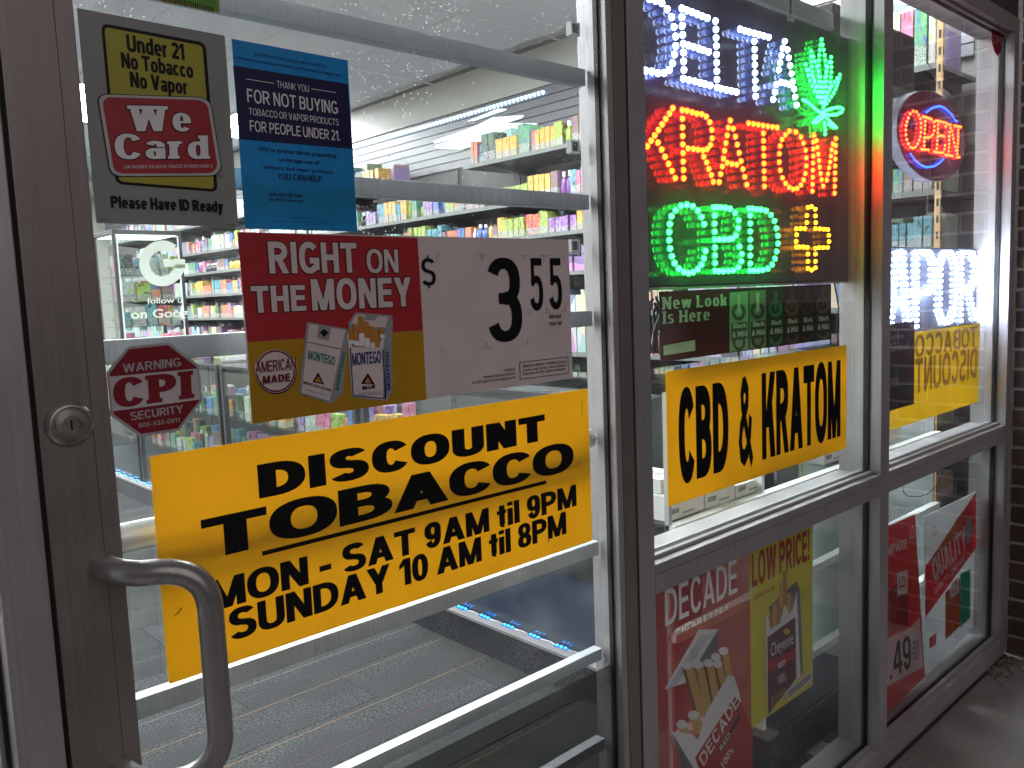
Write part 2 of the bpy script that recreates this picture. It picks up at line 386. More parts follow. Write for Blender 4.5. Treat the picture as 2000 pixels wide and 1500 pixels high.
    if c == 'Y': w = .78; d = t*1.15; return w, V(w/2-t/2, 0, .45)+DG(w/2-d/2, .4, 0, 1, d)+DG(w/2-d/2, .4, w-d, 1, d)
    if c == 'Z': w = .64; return w, Hb(0, w, 0)+Hb(0, w, 1-h)+DG(0, h*.9, w-t*1.25, 1-h*.9, t*1.25)
    if c == '1': w = .40; return w, V(w-t)+DG(0, .68, w-t, .98, t*.01)+[[(0, .80), (0, .62), (w-t+.01, .76), (w-t+.01, 1), (w-t-.02, 1)]]
    if c == '2': w = .58; return w, ring(w/2, .70, w/2, .30+e, t, h, 160, -25)+Hb(0, w, 0)+[[(0, h*.8), (t*1.25, h*.8), (w-t*.02, .56), (w-t*1.0, .60)]]
    if c == '3': w = .58; return w, ring(w/2, 1-(1-.52+h*.45)/2, w/2*.94, (1-.52+h*.45)/2+e, t, h*.9, 155, -88)+ring(w/2, (.52+h*.45)/2, w/2, (.52+h*.45)/2+e, t, h*.9, 88, -158)+R4(w*.34, w/2+.02, .52-h*.45, .52+h*.45)
    if c == '4': w = .62; return w, V(w-t-.1)+Hb(0, w, .21)+[[(0, .21+h*.5), (t*.95, .21+h), (w-t-.08, .78), (w-t-.08, 1), (w-t-.14, 1), (0, .40)]]
    if c == '5': w = .58; return w, Hb(.08, w*.95, 1-h)+R4(.08, .08+t*.82, .47, 1-h)+ring(w/2, .325, w/2, .325+e, t, h, 140, -158)
    if c == '6': w = .58; return w, ring(w/2, .33, w/2, .33+e, t, h, n=26)+ring(w/2, .5, w/2, .5+e, t, h, 35, 200)
    if c == '7': w = .58; return w, Hb(0, w, 1-h)+DG(w*.2, 0, w-t*1.1, 1-h, t*1.1)
    if c == '8': w = .60; return w, ring(w/2, .735, w/2*.93, .265+e, t*.95, h*.85, n=26)+ring(w/2, .275, w/2, .275+e, t, h*.9, n=26)
    if c == '9': w = .58; return w, ring(w/2, .67, w/2, .33+e, t, h, n=26)+ring(w/2, .5, w/2, .5+e, t, h, 20, -148)
    if c == '&':
        w = .84; return w, STK([(.80, .02), (.24, .68), (.22, .80), (.30, .90), (.42, .91), (.54, .83), (.53, .70), (.16, .42), (.09, .27), (.16, .12), (.33, .07), (.52, .14), (.68, .34), (.73, .50)], t*.92)
    if c == '$': w = .60; return w, [[(x_, y_*.80+.10) for x_, y_ in q] for q in ess(w, t*.95, h, 1, e)]+R4(w/2-t*.2, w/2+t*.2, 0, .12)+R4(w/2-t*.2, w/2+t*.2, .88, 1)
    if c == '-': return .34, R4(0, .34, .30, .30+h)
    if c == '.': return t, R4(0, t, 0, t)
    if c == ',': return t, R4(0, t, 0, t)+[[(t*.4, 0), (t, 0), (t*.5, -.16), (t*.1, -.16)]]
    if c == '!': return t, R4(0, t, 0, h)+[[(t*.2, h*1.4), (t*.8, h*1.4), (t, 1), (0, 1)]]
    if c == "'": return t*.8, [[(t*.15, .68), (t*.65, .68), (t*.8, 1), (0, 1)]]
    x = .73; xr = x/2+.01
    if c == 'a': w = .56; return w, V(w-t, 0, x*.62)+ring(w/2, x-.24, w/2, .25, t, h*.85, 155, 0)+ring(w*.46, .215, w*.46, .225, t*.95, h*.8, n=20)
    if c == 'b': w = .62; return w, V(0)+ring(w/2, x/2, w/2, xr, t, h*.9, n=26)
    if c == 'c': w = .56; return w, ring(w/2, x/2, w/2, xr, t, h*.9, 38, 322)
    if c == 'd': w = .62; return w, V(w-t)+ring(w/2, x/2, w/2, xr, t, h*.9, n=26)
    if c == 'e': w = .6; return w, ring(w/2, x/2, w/2, xr, t, h*.8, -4, 318)+R4(t*.8, w-t*.1, x/2-h*.3, x/2+h*.3)
    if c == 'f': w = .4; return w, V(.08, 0, .8)+R4(0, w*.95, x-h, x)+ring(.08+.18, .8, .18+e, .2, t, h, 90, 180)
    if c == 'h': w = .6; return w, V(0)+V(w-t, 0, x*.6)+ring(w/2, x*.6, w/2, x*.4+e, t, h*.9, 0, 165)
    if c == 'i': return t, V(0, 0, x)+V(0, .84, 1)
    if c == 'k': w = .6; d = t*1.15; return w, V(0)+DG(t*.5, .24, w-d, x, d)+DG(w-d, 0, t*.95, .46, d)
    if c == 'l': return t, V(0)
    if c == 'n': w = .6; return w, V(0, 0, x)+V(w-t, 0, x*.6)+ring(w/2, x*.6, w/2, x*.4+e, t, h*.9, 0, 165)
    if c == 'o': w = .62; return w, ring(w/2, x/2, w/2, xr, t, h*.9, n=28)
    if c == 'p': w = .62; return w, V(0, -.26, x)+ring(w/2, x/2, w/2, xr, t, h*.9, n=26)
    if c == 'r': w = .42; return w, V(0, 0, x)+ring(w*.62, x*.62, w*.5, x*.38+e, t, h*.95, 48, 165)
    if c == 's': w = .54; return w, ess(w, t*.9, h*.78, x, e)
    if c == 't': w = .38; return w, V(.09, .1, .94)+R4(0, w, x-h*.8, x)+ring(.09+.17, .17, .17, .18, t*.9, h*.85, 180, 285)
    if c == 'u': w = .6; return w, V(0, .3, x)+V(w-t, 0, x)+ring(w/2, .3, w/2, .31, t, h*.9, 180, 350)
    if c == 'v': w = .6; d = t*1.08; return w, DG(w/2-d/2, 0, 0, x, d)+DG(w/2-d/2, 0, w-d, x, d)
    if c == 'w': w = .88; d = t*1.0; q = w*.27; return w, DG(q-d/2, 0, 0, x, d)+DG(q-d/2, 0, w/2-d/2, x, d)+DG(w-q-d/2, 0, w/2-d/2, x, d)+DG(w-q-d/2, 0, w-d, x, d)
    if c == 'y': w = .6; d = t*1.08; return w, DG(w/2-d/2, 0, 0, x, d)+DG(w/2-d*.9, -.25, w-d, x, d)+R4(.03, w/2-d*.3, -.26, -.26+h*.8)
    return .5, []
SLABS = {'I': 'both', 'P': 'left', 'L': 'left', 'N': 'NN', 'H': 'HH', 'k': 'left', 'd': 'd', 'r': 'r', 'W': 'W'}
def bold_text(s, t, gap=.10, slab=0.0, hk=.86):
    x = 0; polys = []
    for c in s:
        w, ps = bold_glyph(c, t, hk)
        if slab and c in 'IPLNHKkrdnhlWi':
            hh = t*.55; X = .73; tp = {'r': X, 'n': X, 'i': X}.get(c, 1)
            L_ = slab
            if c == 'W': ps = ps+R4(-L_, t*1.6, 1-hh, 1)+R4(w-t*1.6, w+L_, 1-hh, 1)+R4(w/2-t, w/2+t, 1-hh, 1)
            elif c == 'd': ps = ps+R4(w-t-L_, w-t, 1-hh, 1)+R4(w, w+L_, 0, hh)
            else:
                ps = ps+R4(-L_, t*.5, 0, hh)+R4(-L_, t*.5, tp-hh, tp)
                if c in 'IPLKkrlih': ps = ps+R4(t*.5, t+L_, 0, hh)
                if c in 'IK': ps = ps+R4(t*.5, t+L_, 1-hh, 1)
                if c in 'NHn': ps = ps+R4(w-t*.5, w+L_, tp-hh if c != 'n' else 0, tp if c != 'n' else hh)
                if c in 'H': ps = ps+R4(w-t-L_, w+L_, 0, hh)
        polys += [[(px+x, py) for px, py in q] for q in ps]
        x += w+gap+(slab*1.3 if slab else 0)
        if c == ' ': x -= gap
    return polys
def put_bold(text, lb, rb, lt, mat, parent, Y, t=.2, gap=.10, free=False, outline=None, name='lettering', dy=0.0004, mirror=False, slab=0.0, hk=.86):
    a, b, c = P(*lb, Y), P(*rb, Y), P(*lt, Y)
    if free: U, V, O = b-a, c-a, a
    else:
        z = (a.z+b.z)/2 if abs(a.z-b.z) < 0.02 else a.z
        O = Vector((a.x, Y, z)); U = Vector((b.x-a.x, 0, 0)); V = Vector((0, 0, c.z-z))
    polys = bold_text(text, t, gap, slab, hk)
    xs = [p[0] for q in polys for p in q]; x0, x1 = min(xs), max(xs)
    def emit_(polys, mt, yy, grow):
        mb = MB(); k = 0
        for q in polys:
            # tiny steps in depth keep overlapping strokes out of one plane
            k += 1; d = (k % 97)*0.000003
            pts = [O+U*((1-(p[0]-x0)/(x1-x0)) if mirror else (p[0]-x0)/(x1-x0))+V*p[1] for p in q]
            if grow:
                n = len(pts); cen = sum(pts, Vector())/n; new = []
                for i in range(n):
                    e1 = (pts[i]-pts[i-1]); e2 = (pts[(i+1) % n]-pts[i])
                    if e1.length < 1e-7: e1 = e2
                    if e2.length < 1e-7: e2 = e1
                    e1 = e1.normalized(); e2 = e2.normalized()
                    n1 = Vector((e1.z, 0, -e1.x)); n2 = Vector((e2.z, 0, -e2.x))
                    if n1.dot(pts[i]-cen) < 0 and n2.dot(pts[i]-cen) < 0: n1 = -n1; n2 = -n2
                    m_ = n1+n2
                    m_ = m_.normalized() if m_.length > 1e-6 else n1
                    new.append(pts[i]+m_*grow)
                pts = new
            mb.poly([Vector((p.x, yy-d, p.z)) for p in pts])
        mb.build(name, mt, parent)
    if outline: emit_(polys, outline[1], Y-dy*.3, outline[0])
    emit_(polys, mat, Y-dy, 0)
# ================================================================ THE SETTING
def concrete_mat():
    m, nt, out = new_mat('sidewalk_concrete')
    b = N(nt, 'ShaderNodeBsdfPrincipled'); v = coords(nt)
    n1 = N(nt, 'ShaderNodeTexNoise'); n1.inputs['Scale'].default_value = 2.6; n1.inputs['Detail'].default_value = 9; n1.inputs['Roughness'].default_value = 0.62; L(nt, v, n1.inputs['Vector'])
    n2 = N(nt, 'ShaderNodeTexNoise'); n2.inputs['Scale'].default_value = 240; n2.inputs['Detail'].default_value = 3; L(nt, v, n2.inputs['Vector'])
    n3 = N(nt, 'ShaderNodeTexVoronoi'); n3.inputs['Scale'].default_value = 22; L(nt, v, n3.inputs['Vector'])
    base = ramp(nt, n1.outputs['Fac'], [(0.3, (0.13, 0.115, 0.11)), (0.7, (0.26, 0.24, 0.23))])
    base = mixc(nt, 0.3, base, ramp(nt, n2.outputs['Fac'], [(0.35, (0.16, 0.15, 0.14)), (0.65, (0.36, 0.34, 0.33))]))
    base = mixc(nt, ramp(nt, n3.outputs['Distance'], [(0.05, (0.8,)*3), (0.09, (0, 0, 0))]), base, (0.09, 0.08, 0.075))
    L(nt, base, b.inputs['Base Color']); b.inputs['Roughness'].default_value = 0.85
    bp = N(nt, 'ShaderNodeBump'); bp.inputs['Strength'].default_value = 0.4; bp.inputs['Distance'].default_value = 0.002
    L(nt, n2.outputs['Fac'], bp.inputs['Height']); L(nt, bp.outputs['Normal'], b.inputs['Normal']); L(nt, b.outputs['BSDF'], out.inputs['Surface']); return m
M_CONC = concrete_mat()
sw = struct(box('sidewalk', M_CONC, None, -6, 3.6, -2.4, 0.112, -0.15, 0.0))
box('kerb', M_CONC, sw, -6, 3.6, -2.56, -2.404, -0.17, 0.004, 0.01)
asph = solid('asphalt', (0.05, 0.05, 0.053), 0.9, var=0.3, scale=60, bump=0.4)
struct(box('road', asph, None, -60, 60, -60, -2.57, -0.3, -0.13))
struct(box('ground', asph, None, -60, 60, -60, 60, -0.5, -0.31))

# carpeted shop floor, laid plank by plank
def carpet_mat(name, c1, c2, stripe=0.010, side=False):
    m, nt, out = new_mat(name)
    b = N(nt, 'ShaderNodeBsdfPrincipled'); b.inputs['Roughness'].default_value = 0.95; b.inputs['Specular IOR Level'].default_value = 0.1
    oi = N(nt, 'ShaderNodeObjectInfo'); tc = N(nt, 'ShaderNodeTexCoord'); sx = N(nt, 'ShaderNodeSeparateXYZ'); L(nt, tc.outputs['Object'], sx.inputs[0])
    a = N(nt, 'ShaderNodeMath', operation='MULTIPLY'); a.inputs[1].default_value = 2*math.pi/stripe; L(nt, sx.outputs['Z' if side else 'Y'], a.inputs[0])
    s = N(nt, 'ShaderNodeMath', operation='SINE'); L(nt, a.outputs[0], s.inputs[0])
    n1 = N(nt, 'ShaderNodeTexNoise'); n1.inputs['Scale'].default_value = 150; n1.inputs['Detail'].default_value = 3; L(nt, coords(nt, (0.6, 1.1, 1)), n1.inputs['Vector'])
    # broad patches where the loop pile hides the ribs
    n2 = N(nt, 'ShaderNodeTexNoise'); n2.inputs['Scale'].default_value = 2.2; n2.inputs['Detail'].default_value = 2
    L(nt, coords(nt, (0.7, 2.2, 1), 'Object'), n2.inputs['Vector'])
    rib = ramp(nt, s.outputs[0], [(0.25, c1), (0.7, c2)])
    pile = ramp(nt, n1.outputs['Fac'], [(0.38, c1), (0.62, c2)])
    base = mixc(nt, ramp(nt, n2.outputs['Fac'], [(0.48, (0.05,)*3), (0.52, (0.95,)*3)]), rib, pile)
    base = mixc(nt, 0.22, base, pile)
    # thin coloured threads
    for off, col in ((0.13, (0.16, 0.085, 0.03)), (0.37, (0.12, 0.115, 0.10)), (0.71, (0.10, 0.03, 0.05))):
        q = N(nt, 'ShaderNodeMath', operation='MULTIPLY_ADD'); q.inputs[1].default_value = 1/0.25; q.inputs[2].default_value = off; L(nt, sx.outputs['Z' if side else 'Y'], q.inputs[0])
        fq = N(nt, 'ShaderNodeMath', operation='FRACT'); L(nt, q.outputs[0], fq.inputs[0])
        lt = N(nt, 'ShaderNodeMath', operation='LESS_THAN'); lt.inputs[1].default_value = 0.011; L(nt, fq.outputs[0], lt.inputs[0])
        on = N(nt, 'ShaderNodeMath', operation='GREATER_THAN'); on.inputs[1].default_value = 0.68
        rn = N(nt, 'ShaderNodeMath', operation='FRACT'); ml = N(nt, 'ShaderNodeMath', operation='MULTIPLY'); ml.inputs[1].default_value = 7.31*(off+1); L(nt, oi.outputs['Random'], ml.inputs[0]); L(nt, ml.outputs[0], rn.inputs[0]); L(nt, rn.outputs[0], on.inputs[0])
        k = N(nt, 'ShaderNodeMath', operation='MULTIPLY'); L(nt, lt.outputs[0], k.inputs[0]); L(nt, on.outputs[0], k.inputs[1])
        base = mixc(nt, k.outputs[0], base, col)
    sh = N(nt, 'ShaderNodeMapRange'); sh.inputs['To Min'].default_value = 0.75; sh.inputs['To Max'].default_value = 1.25; L(nt, oi.outputs['Random'], sh.inputs['Value'])
    cb = N(nt, 'ShaderNodeCombineColor'); [L(nt, sh.outputs['Result'], cb.inputs[i]) for i in range(3)]
    base = mixc(nt, 1.0, base, cb.outputs[0], 'MULTIPLY')
    L(nt, base, b.inputs['Base Color'])
    bp = N(nt, 'ShaderNodeBump'); bp.inputs['Strength'].default_value = 0.5; bp.inputs['Distance'].default_value = 0.002; L(nt, n1.outputs['Fac'], bp.inputs['Height']); L(nt, bp.outputs['Normal'], b.inputs['Normal'])
    L(nt, b.outputs['BSDF'], out.inputs['Surface']); return m
M_CARPET = carpet_mat('ribbed_grey_carpet', (0.009, 0.0095, 0.010), (0.047, 0.049, 0.05))
M_CARPET_D = carpet_mat('dark_ribbed_carpet', (0.010, 0.011, 0.015), (0.06, 0.06, 0.067), side=True)
floor = struct(box('floor', solid('screed', (0.2, 0.2, 0.2), 0.9), None, -2.0, 3.7, 0.118, 11.0, -0.1, -0.008))
tile_me = None
for iy in range(28):
    for ix in range(5):
        x0 = -0.9 + ix*1.0 - (iy % 3)*0.33; y0 = 0.13 + iy*0.25
        if y0 > 7 or x0 > 1.95: continue
        if tile_me is None:
            t = MB().box(0, 0.998, 0, 0.248, -0.0075, 0).build('carpet_tile', M_CARPET, floor, bevel=0.0012); tile_me = t.data
        else:
            t = bpy.data.objects.new('carpet_tile', tile_me); COL.objects.link(t); t.parent = floor
        t.location = (x0, y0, random.uniform(-0.0004, 0.0004))
farc = box('carpet', M_CARPET, floor, -2.0, 3.7, 7.15, 11.0, -0.0078, 0.0)
side_me = MB().box(0, 3.0, 0, 0.248, -0.0075, -0.001).build('carpet', M_CARPET, floor); side_me.location = (2.2, 0.13, 0); side_me.scale = (0.5, 28, 1)

# walls, ceiling
M_CREAM = solid('cream_wall_paint', (0.50, 0.49, 0.44), 0.7, var=0.05, scale=2)
M_GREYW = solid('grey_wall_paint', (0.155, 0.152, 0.15), 0.75, var=0.18, scale=5)
wall_r = tag(box('side_wall', M_GREYW, None, 3.7, 3.85, 0.118, 11.1, -0.1, 2.84), 'long grey painted side wall behind the wall shelves at the right of the shop', 'wall')
tag(box('back_wall', M_CREAM, None, -2.1, 3.7, 11.0, 11.1, -0.1, 2.84), 'cream painted wall at the far end of the shop', 'wall')
tag(box('left_wall', M_CREAM, None, -2.1, -2.0, 0.118, 11.0, -0.1, 2.84), 'cream painted wall at the left of the shop floor', 'wall')
box('upper_wall_band', solid('cream_band_paint', (0.42, 0.41, 0.38), 0.6, var=0.08, scale=2), wall_r, 3.685, 3.6995, 0.13, 11.0, 2.57, 2.80)
M_CTILE = solid('ceiling_tile', (0.80, 0.80, 0.86), 0.9, var=0.08, scale=90, bump=0.3)
ceil = struct(box('ceiling', solid('plenum_grey', (0.6, 0.6, 0.62), 0.9), None, -2.0, 3.7, 0.118, 11.0, 2.83, 2.95))
LIGHTS = [(0.12, 3.9), (0.12, 6.4), (1.95, 5.25), (1.95, 8.3), (2.56, 0.9), (2.56, 0.9+0.0), (0.12, 1.4), (-1.7, 2.6), (1.95, 2.6), (-1.1, 8.3), (3.0, 3.2), (3.0, 6.9)]
TX, TY = 0.61, 1.22
ct_me = None
light_cells = {(8, 0), (3, 1), (6, 1), (1, 3), (3, 3), (6, 4), (8, 4), (3, 5), (5, 6), (2, 7), (6, 7)}
for ix in range(9):
    for iy in range(9):
        x0 = -1.95 + ix*TX; y0 = 0.13+iy*TY
        if x0 > 3.4 or (ix, iy) in light_cells: continue
        if y0 > 9.8: continue
        if ct_me is None:
            t = MB().box(0.003, TX-0.003, 0.003, TY-0.003, 0, 0.015).build('ceiling_tile', M_CTILE, ceil, bevel=0.003); ct_me = t.data
        else:
            t = bpy.data.objects.new('ceiling_tile', ct_me); COL.objects.link(t); t.parent = ceil
        t.location = (x0, y0, 2.802)
grid = MB()
for ix in range(10): grid.box(-1.95+ix*TX-0.008, -1.95+ix*TX+0.008, 0.13, 11.0, 2.8, 2.8015)
grid.build('grid_rail', solid('grid_white', (0.72, 0.72, 0.76), 0.8), ceil)
grid = MB()
for iy in range(9): grid.box(-1.95, 3.69, 0.13+iy*TY-0.008, 0.13+iy*TY+0.008, 2.7995, 2.8012)
grid.build('grid_rail', MATS['grid_white'], ceil)
M_PANEL = emit('lit_diffuser', (0.93, 0.98, 1.0), 66)
names = {0: 'by the left wall', 2: 'above the left aisle', 4: 'above the middle aisle', 3: 'above the middle aisle', 5: 'above the showcases', 6: 'above the showcases', 7: 'above the wall shelves', 8: 'beside the wall shelves', 1: 'above the left of the shop'}
for ix, iy in sorted(light_cells):
    x0 = -1.95+ix*TX; y0 = 0.13+iy*TY
    d = ['nearest the window', 'second from the window', 'in the third row from the window', 'in the fourth row', 'in the fifth row', 'in the sixth row', 'at the far end'][min(iy, 6)]
    t = thing('ceiling_light', (x0, y0, 2.8), 'lit flat ceiling panel %s, %s' % (names[ix], d), 'ceiling light', 'lit panels in the shop ceiling')
    MB().box(x0+0.03, x0+TX-0.03, y0+0.03, y0+TY-0.03, 2.800, 2.812).build('diffuser', M_PANEL, t)
    f = MB(); f.box(x0+.006, x0+TX-.006, y0+.006, y0+.03, 2.795, 2.82).box(x0+.006, x0+TX-.006, y0+TY-.03, y0+TY-.006, 2.795, 2.82)
    f.box(x0+.006, x0+.03, y0+.03, y0+TY-.03, 2.795, 2.82).box(x0+TX-.03, x0+TX-.006, y0+.03, y0+TY-.03, 2.795, 2.82).build('frame', M_WHITE, t)

# ---------------------------------------------------------------- facade above and beside the glass
M_PANELW = solid('dark_fascia', (0.06, 0.052, 0.06), 0.6, var=0.2, scale=4)
tag(box('fascia_wall', M_PANELW, None, -3.0, 3.14, 0.004, 0.118, 2.156, 3.2), 'dark flat fascia above the aluminium storefront', 'fascia')
roof = tag(box('roof', M_PANELW, None, -2.1, 3.9, 0.0, 11.2, 3.205, 3.3), 'dark flat roof over the shop', 'roof')

# brick wing wall at the right, brick by brick
M_MORTAR = solid('pale_mortar', (0.47, 0.40, 0.37), 0.9, var=0.2, scale=70, bump=0.6)
def brick_mat():
    m, nt, out = new_mat('brown_brick'); b = N(nt, 'ShaderNodeBsdfPrincipled'); oi = N(nt, 'ShaderNodeObjectInfo')
    n1 = N(nt, 'ShaderNodeTexNoise'); n1.inputs['Scale'].default_value = 45; n1.inputs['Detail'].default_value = 7; L(nt, coords(nt), n1.inputs['Vector'])
    c = mixc(nt, 0.5, ramp(nt, oi.outputs['Random'], [(0, (0.045, 0.028, 0.026)), (0.5, (0.075, 0.045, 0.038)), (1, (0.10, 0.055, 0.045))]), ramp(nt, n1.outputs['Fac'], [(0.35, (0.03, 0.022, 0.02)), (0.65, (0.11, 0.07, 0.06))]))
    L(nt, c, b.inputs['Base Color']); b.inputs['Roughness'].default_value = 0.8
    bp = N(nt, 'ShaderNodeBump'); bp.inputs['Strength'].default_value = 0.6; bp.inputs['Distance'].default_value = 0.003; L(nt, n1.outputs['Fac'], bp.inputs['Height']); L(nt, bp.outputs['Normal'], b.inputs['Normal'])
    L(nt, b.outputs['BSDF'], out.inputs['Surface']); return m
M_BRICK = brick_mat()
bw = thing('brick_wall', (3.16, -0.6, 0), 'dark brown brick wing wall standing out beside the right hand window', 'brick wall')
box('mortar', M_MORTAR, bw, 3.163, 3.36, -0.45, 0.115, 0.0, 3.2)
b_me = None
pitch = 0.0672
for c in range(47):
    off = 0.0 if c % 2 else 0.105
    for k in range(6):
        y1 = -0.006 - k*0.21 + off
        y0 = y1-0.2
        y1 = min(y1, -0.004)
        if y0 < -0.455: y0 = -0.455
        if y1-y0 < 0.03: continue
        if b_me is None:
            t = MB().box(0, 0.19, -0.5, 0.5, 0, 0.0565).build('brick', M_BRICK, None, bevel=0.003); t.parent = bw; b_me = t.data
        else:
            t = bpy.data.objects.new('brick', b_me); COL.objects.link(t); t.parent = bw
        t.location = Vector((3.157+random.uniform(-.0012, .0012), (y0+y1)/2, 0.006+c*pitch)) - Vector((3.16, -0.6, 0)); t.scale = (1, y1-y0, 1)

# ================================================================ STOREFRONT FRAME
ZH = 2.152
def tube_x(parent, name, x0, x1, z0, z1, y0=0.0, y1=0.112, mat=M_FRAME): return box(name, mat, parent, x0, x1, y0, y1, z0, z1, 0.0012)
sf = thing('storefront_frame', (1.6, 0, 0), 'silver aluminium storefront frame around the two shop windows and the door', 'window frame')
for nm, a, b in (('jamb', 0.158, 0.2005), ('mullion', 1.1365, 1.1815), ('mullion', 2.130, 2.181), ('jamb', 3.100, 3.142)):
    tube_x(sf, nm, a, b, 0.002 if a < 3 else 0.002, ZH-0.046)
tube_x(sf, 'header', -3.0, 3.142, ZH-0.0455, ZH)
for a, b in ((1.1825, 2.129), (2.182, 3.099)):
    tube_x(sf, 'transom', a, b, 0.768, 0.824)
    tube_x(sf, 'sill', a, b, 0.002, 0.065)
    box('transom_joint', M_GASKET, sf, a, b, -0.0003, 0.001, 0.8045, 0.8053)
tube_x(sf, 'sill', -2.0, 0.157, 0.002, 0.065)
tube_x(sf, 'jamb', -0.85, -0.80, 0.066, ZH-0.046)
# rubber gaskets round each pane
def gasket(parent, a, b, z0, z1, y=0.030, d=0.004, w=0.014):
    g = MB(); g.box(a, a+d, y, y+w, z0, z1).box(b-d, b, y, y+w, z0, z1).box(a+d, b-d, y, y+w, z0, z0+d).box(a+d, b-d, y, y+w, z1-d, z1)
    g.build('gasket', M_GASKET, parent)
PANES = [(1.1825, 2.129, 0.825, ZH-0.047, 'large upper pane of the window behind the LED sign'), (1.1825, 2.129, 0.066, 0.767, 'lower pane of the window behind the cigarette posters'),
         (2.182, 3.099, 0.825, ZH-0.047, 'upper pane of the window with the OPEN sign behind it'), (2.182, 3.099, 0.066, 0.767, 'lower pane of the right hand window, before the leaning red posters'),
         (-0.799, 0.157, 0.066, ZH-0.047, 'dim side pane at the left of the door')]
for a, b, z0, z1, lab in PANES:
    g = thing('window_pane', ((a+b)/2, 0.037, z0), lab, 'window pane', 'fixed glass panes of the storefront')
    box('glass_sheet', M_GLASS, g, a+.003, b-.003, 0.0345, 0.0405, z0+.003, z1-.003)
    gasket(g, a, b, z0, z1)
    # snap-in stops standing off the frame inside and out
    s = MB()
    for y0, y1 in ((0.020, 0.0295), (0.0445, 0.056)):
        s.box(a, b, y0, y1, z0, z0+.0068).box(a, b, y0, y1, z1-.0068, z1)
        if y0 > .03: s.box(a, a+.006, y0, y1, z0+.007, z1-.007).box(b-.006, b, y0, y1, z0+.007, z1-.007)
    s.build('glazing_stop', M_FRAME, g)
# dirt and dead leaves in the corner of sidewalk and brick
lf = MB()
for k in range(90):
    x = 3.13-abs(random.gauss(0, .10)); y = -abs(random.gauss(0, .035))-0.004; s = random.uniform(.003, .011); a = random.random()*3
    lf.prism([(x+s*math.cos(a+q), y+s*.7*math.sin(a+q), 0.001+random.random()*.006) for q in (0, 1.7, 3.1, 4.5)], (0, 0, .0012))
tag(lf.build('dead_leaves', solid('leaf_brown', (0.16, 0.12, 0.085), 0.8, var=0.4, scale=60)), 'small dead leaves and grit swept into the corner by the brick wall', 'leaves', kind='stuff')
box('caulk_joint', solid('caulk', (0.02, 0.018, 0.016), 0.9, var=0.5, scale=80), sw, 1.2, 3.142, -0.009, -0.0005, 0.0002, 0.004)

# ================================================================ DOOR
door = thing('glass_door', (0.67, 0.02, 0.0), 'aluminium framed glass shop door covered with posters, with a pull handle and horizontal bars inside', 'door')
DX0, DX1, ST = 0.2055, 1.1300, 0.0455
GD0, GD1 = 0.2735, 1.086
box('stile', M_DOOR, door, DX0, GD0-0.018, 0.0, 0.0445, 0.03, ZH-0.05, 0.001)
box('glazing_stop', M_DOOR, door, GD0-0.0175, GD0, 0.0012, 0.0445, 0.16, ZH-0.15, 0.0008)
box('stile', M_DOOR, door, 1.0985, DX1, 0.0, 0.0445, 0.03, ZH-0.05, 0.001)
box('glazing_stop', M_FRAME, door, 1.0835, 1.098, 0.0012, 0.0445, 0.16, ZH-0.15, 0.0008)
box('rail', M_DOOR, door, GD0-0.0175, 1.098, 0.0, 0.0445, 0.03, 0.159, 0.001)
box('rail', M_DOOR, door, GD0-0.0175, 1.098, 0.0, 0.0445, ZH-0.149, ZH-0.05, 0.001)
box('glass_sheet', M_GLASS_D, door, GD0+.001, 1.0825, 0.018, 0.024, 0.161, ZH-0.151)
g = MB(); g.box(1.0795, 1.0835, 0.0165, 0.0255, 0.161, ZH-.151).box(GD0, GD0+.003, 0.0165, 0.0255, 0.161, ZH-.151); g.build('gasket', M_GASKET, door)
box('weather_seal', M_GASKET, sf, 0.2007, 0.2053, 0.010, 0.04, 0.03, ZH-.047)
box('weather_seal', M_GASKET, sf, 1.1302, 1.1363, 0.004, 0.04, 0.03, ZH-.047)
for z0, z1 in ((0.49, 0.512), (0.663, 0.684), (0.858, 0.883), (1.266, 1.293), (1.465, 1.490), (1.670, 1.697), (1.87, 1.897)):
    box('guard_bar', M_BAR, door, 0.262, 1.0830, 0.047, 0.066, z0, z1, 0.0015)
pb = MB().tube([(0.262, 0.062, 1.068), (1.0830, 0.062, 1.068)], 0.017, 20).build('push_bar', solid('push_bar_metal', (0.62, 0.63, 0.62), 0.25, metal=0.6), door, smooth=True)
# perforated film low on the glass
box('perforated_film', perforated('black_perforated_film', (0.012, 0.013, 0.014), 0.14), door, 0.276, 1.0825, 0.0246, 0.0247, 0.163, 0.662)
# lock cylinder
cx, cz = 0.2335, 1.213
def ringm(r0, r1, y0, y1, name, mat, n=40, cz=cz, cx=cx, par=door):
    mb = MB(); R_ = [(r0, y0), (r0, y1), (r1, y1), (r1, y0)]
    for k in range(n):
        for j in range(n and 1): pass
    for k in range(n):
        a0 = 2*math.pi*k/n; a1 = 2*math.pi*(k+1)/n
        for (ra, ya), (rb, yb) in zip(R_, R_[1:]+R_[:1]):
            mb.quad((cx+ra*math.cos(a0), ya, cz+ra*math.sin(a0)), (cx+ra*math.cos(a1), ya, cz+ra*math.sin(a1)), (cx+rb*math.cos(a1), yb, cz+rb*math.sin(a1)), (cx+rb*math.cos(a0), yb, cz+rb*math.sin(a0)))
    return mb.build(name, mat, par, smooth=True)
lk = MB()
prof = [(0.0235, -0.0002), (0.0225, -0.0035), (0.0195, -0.0065), (0.0175, -0.0068), (0.0165, -0.0058), (0.0150, -0.0058), (0.0143, -0.0085), (0.0085, -0.0090), (0.0080, -0.0078), (0.0001, -0.0078)]
n = 48
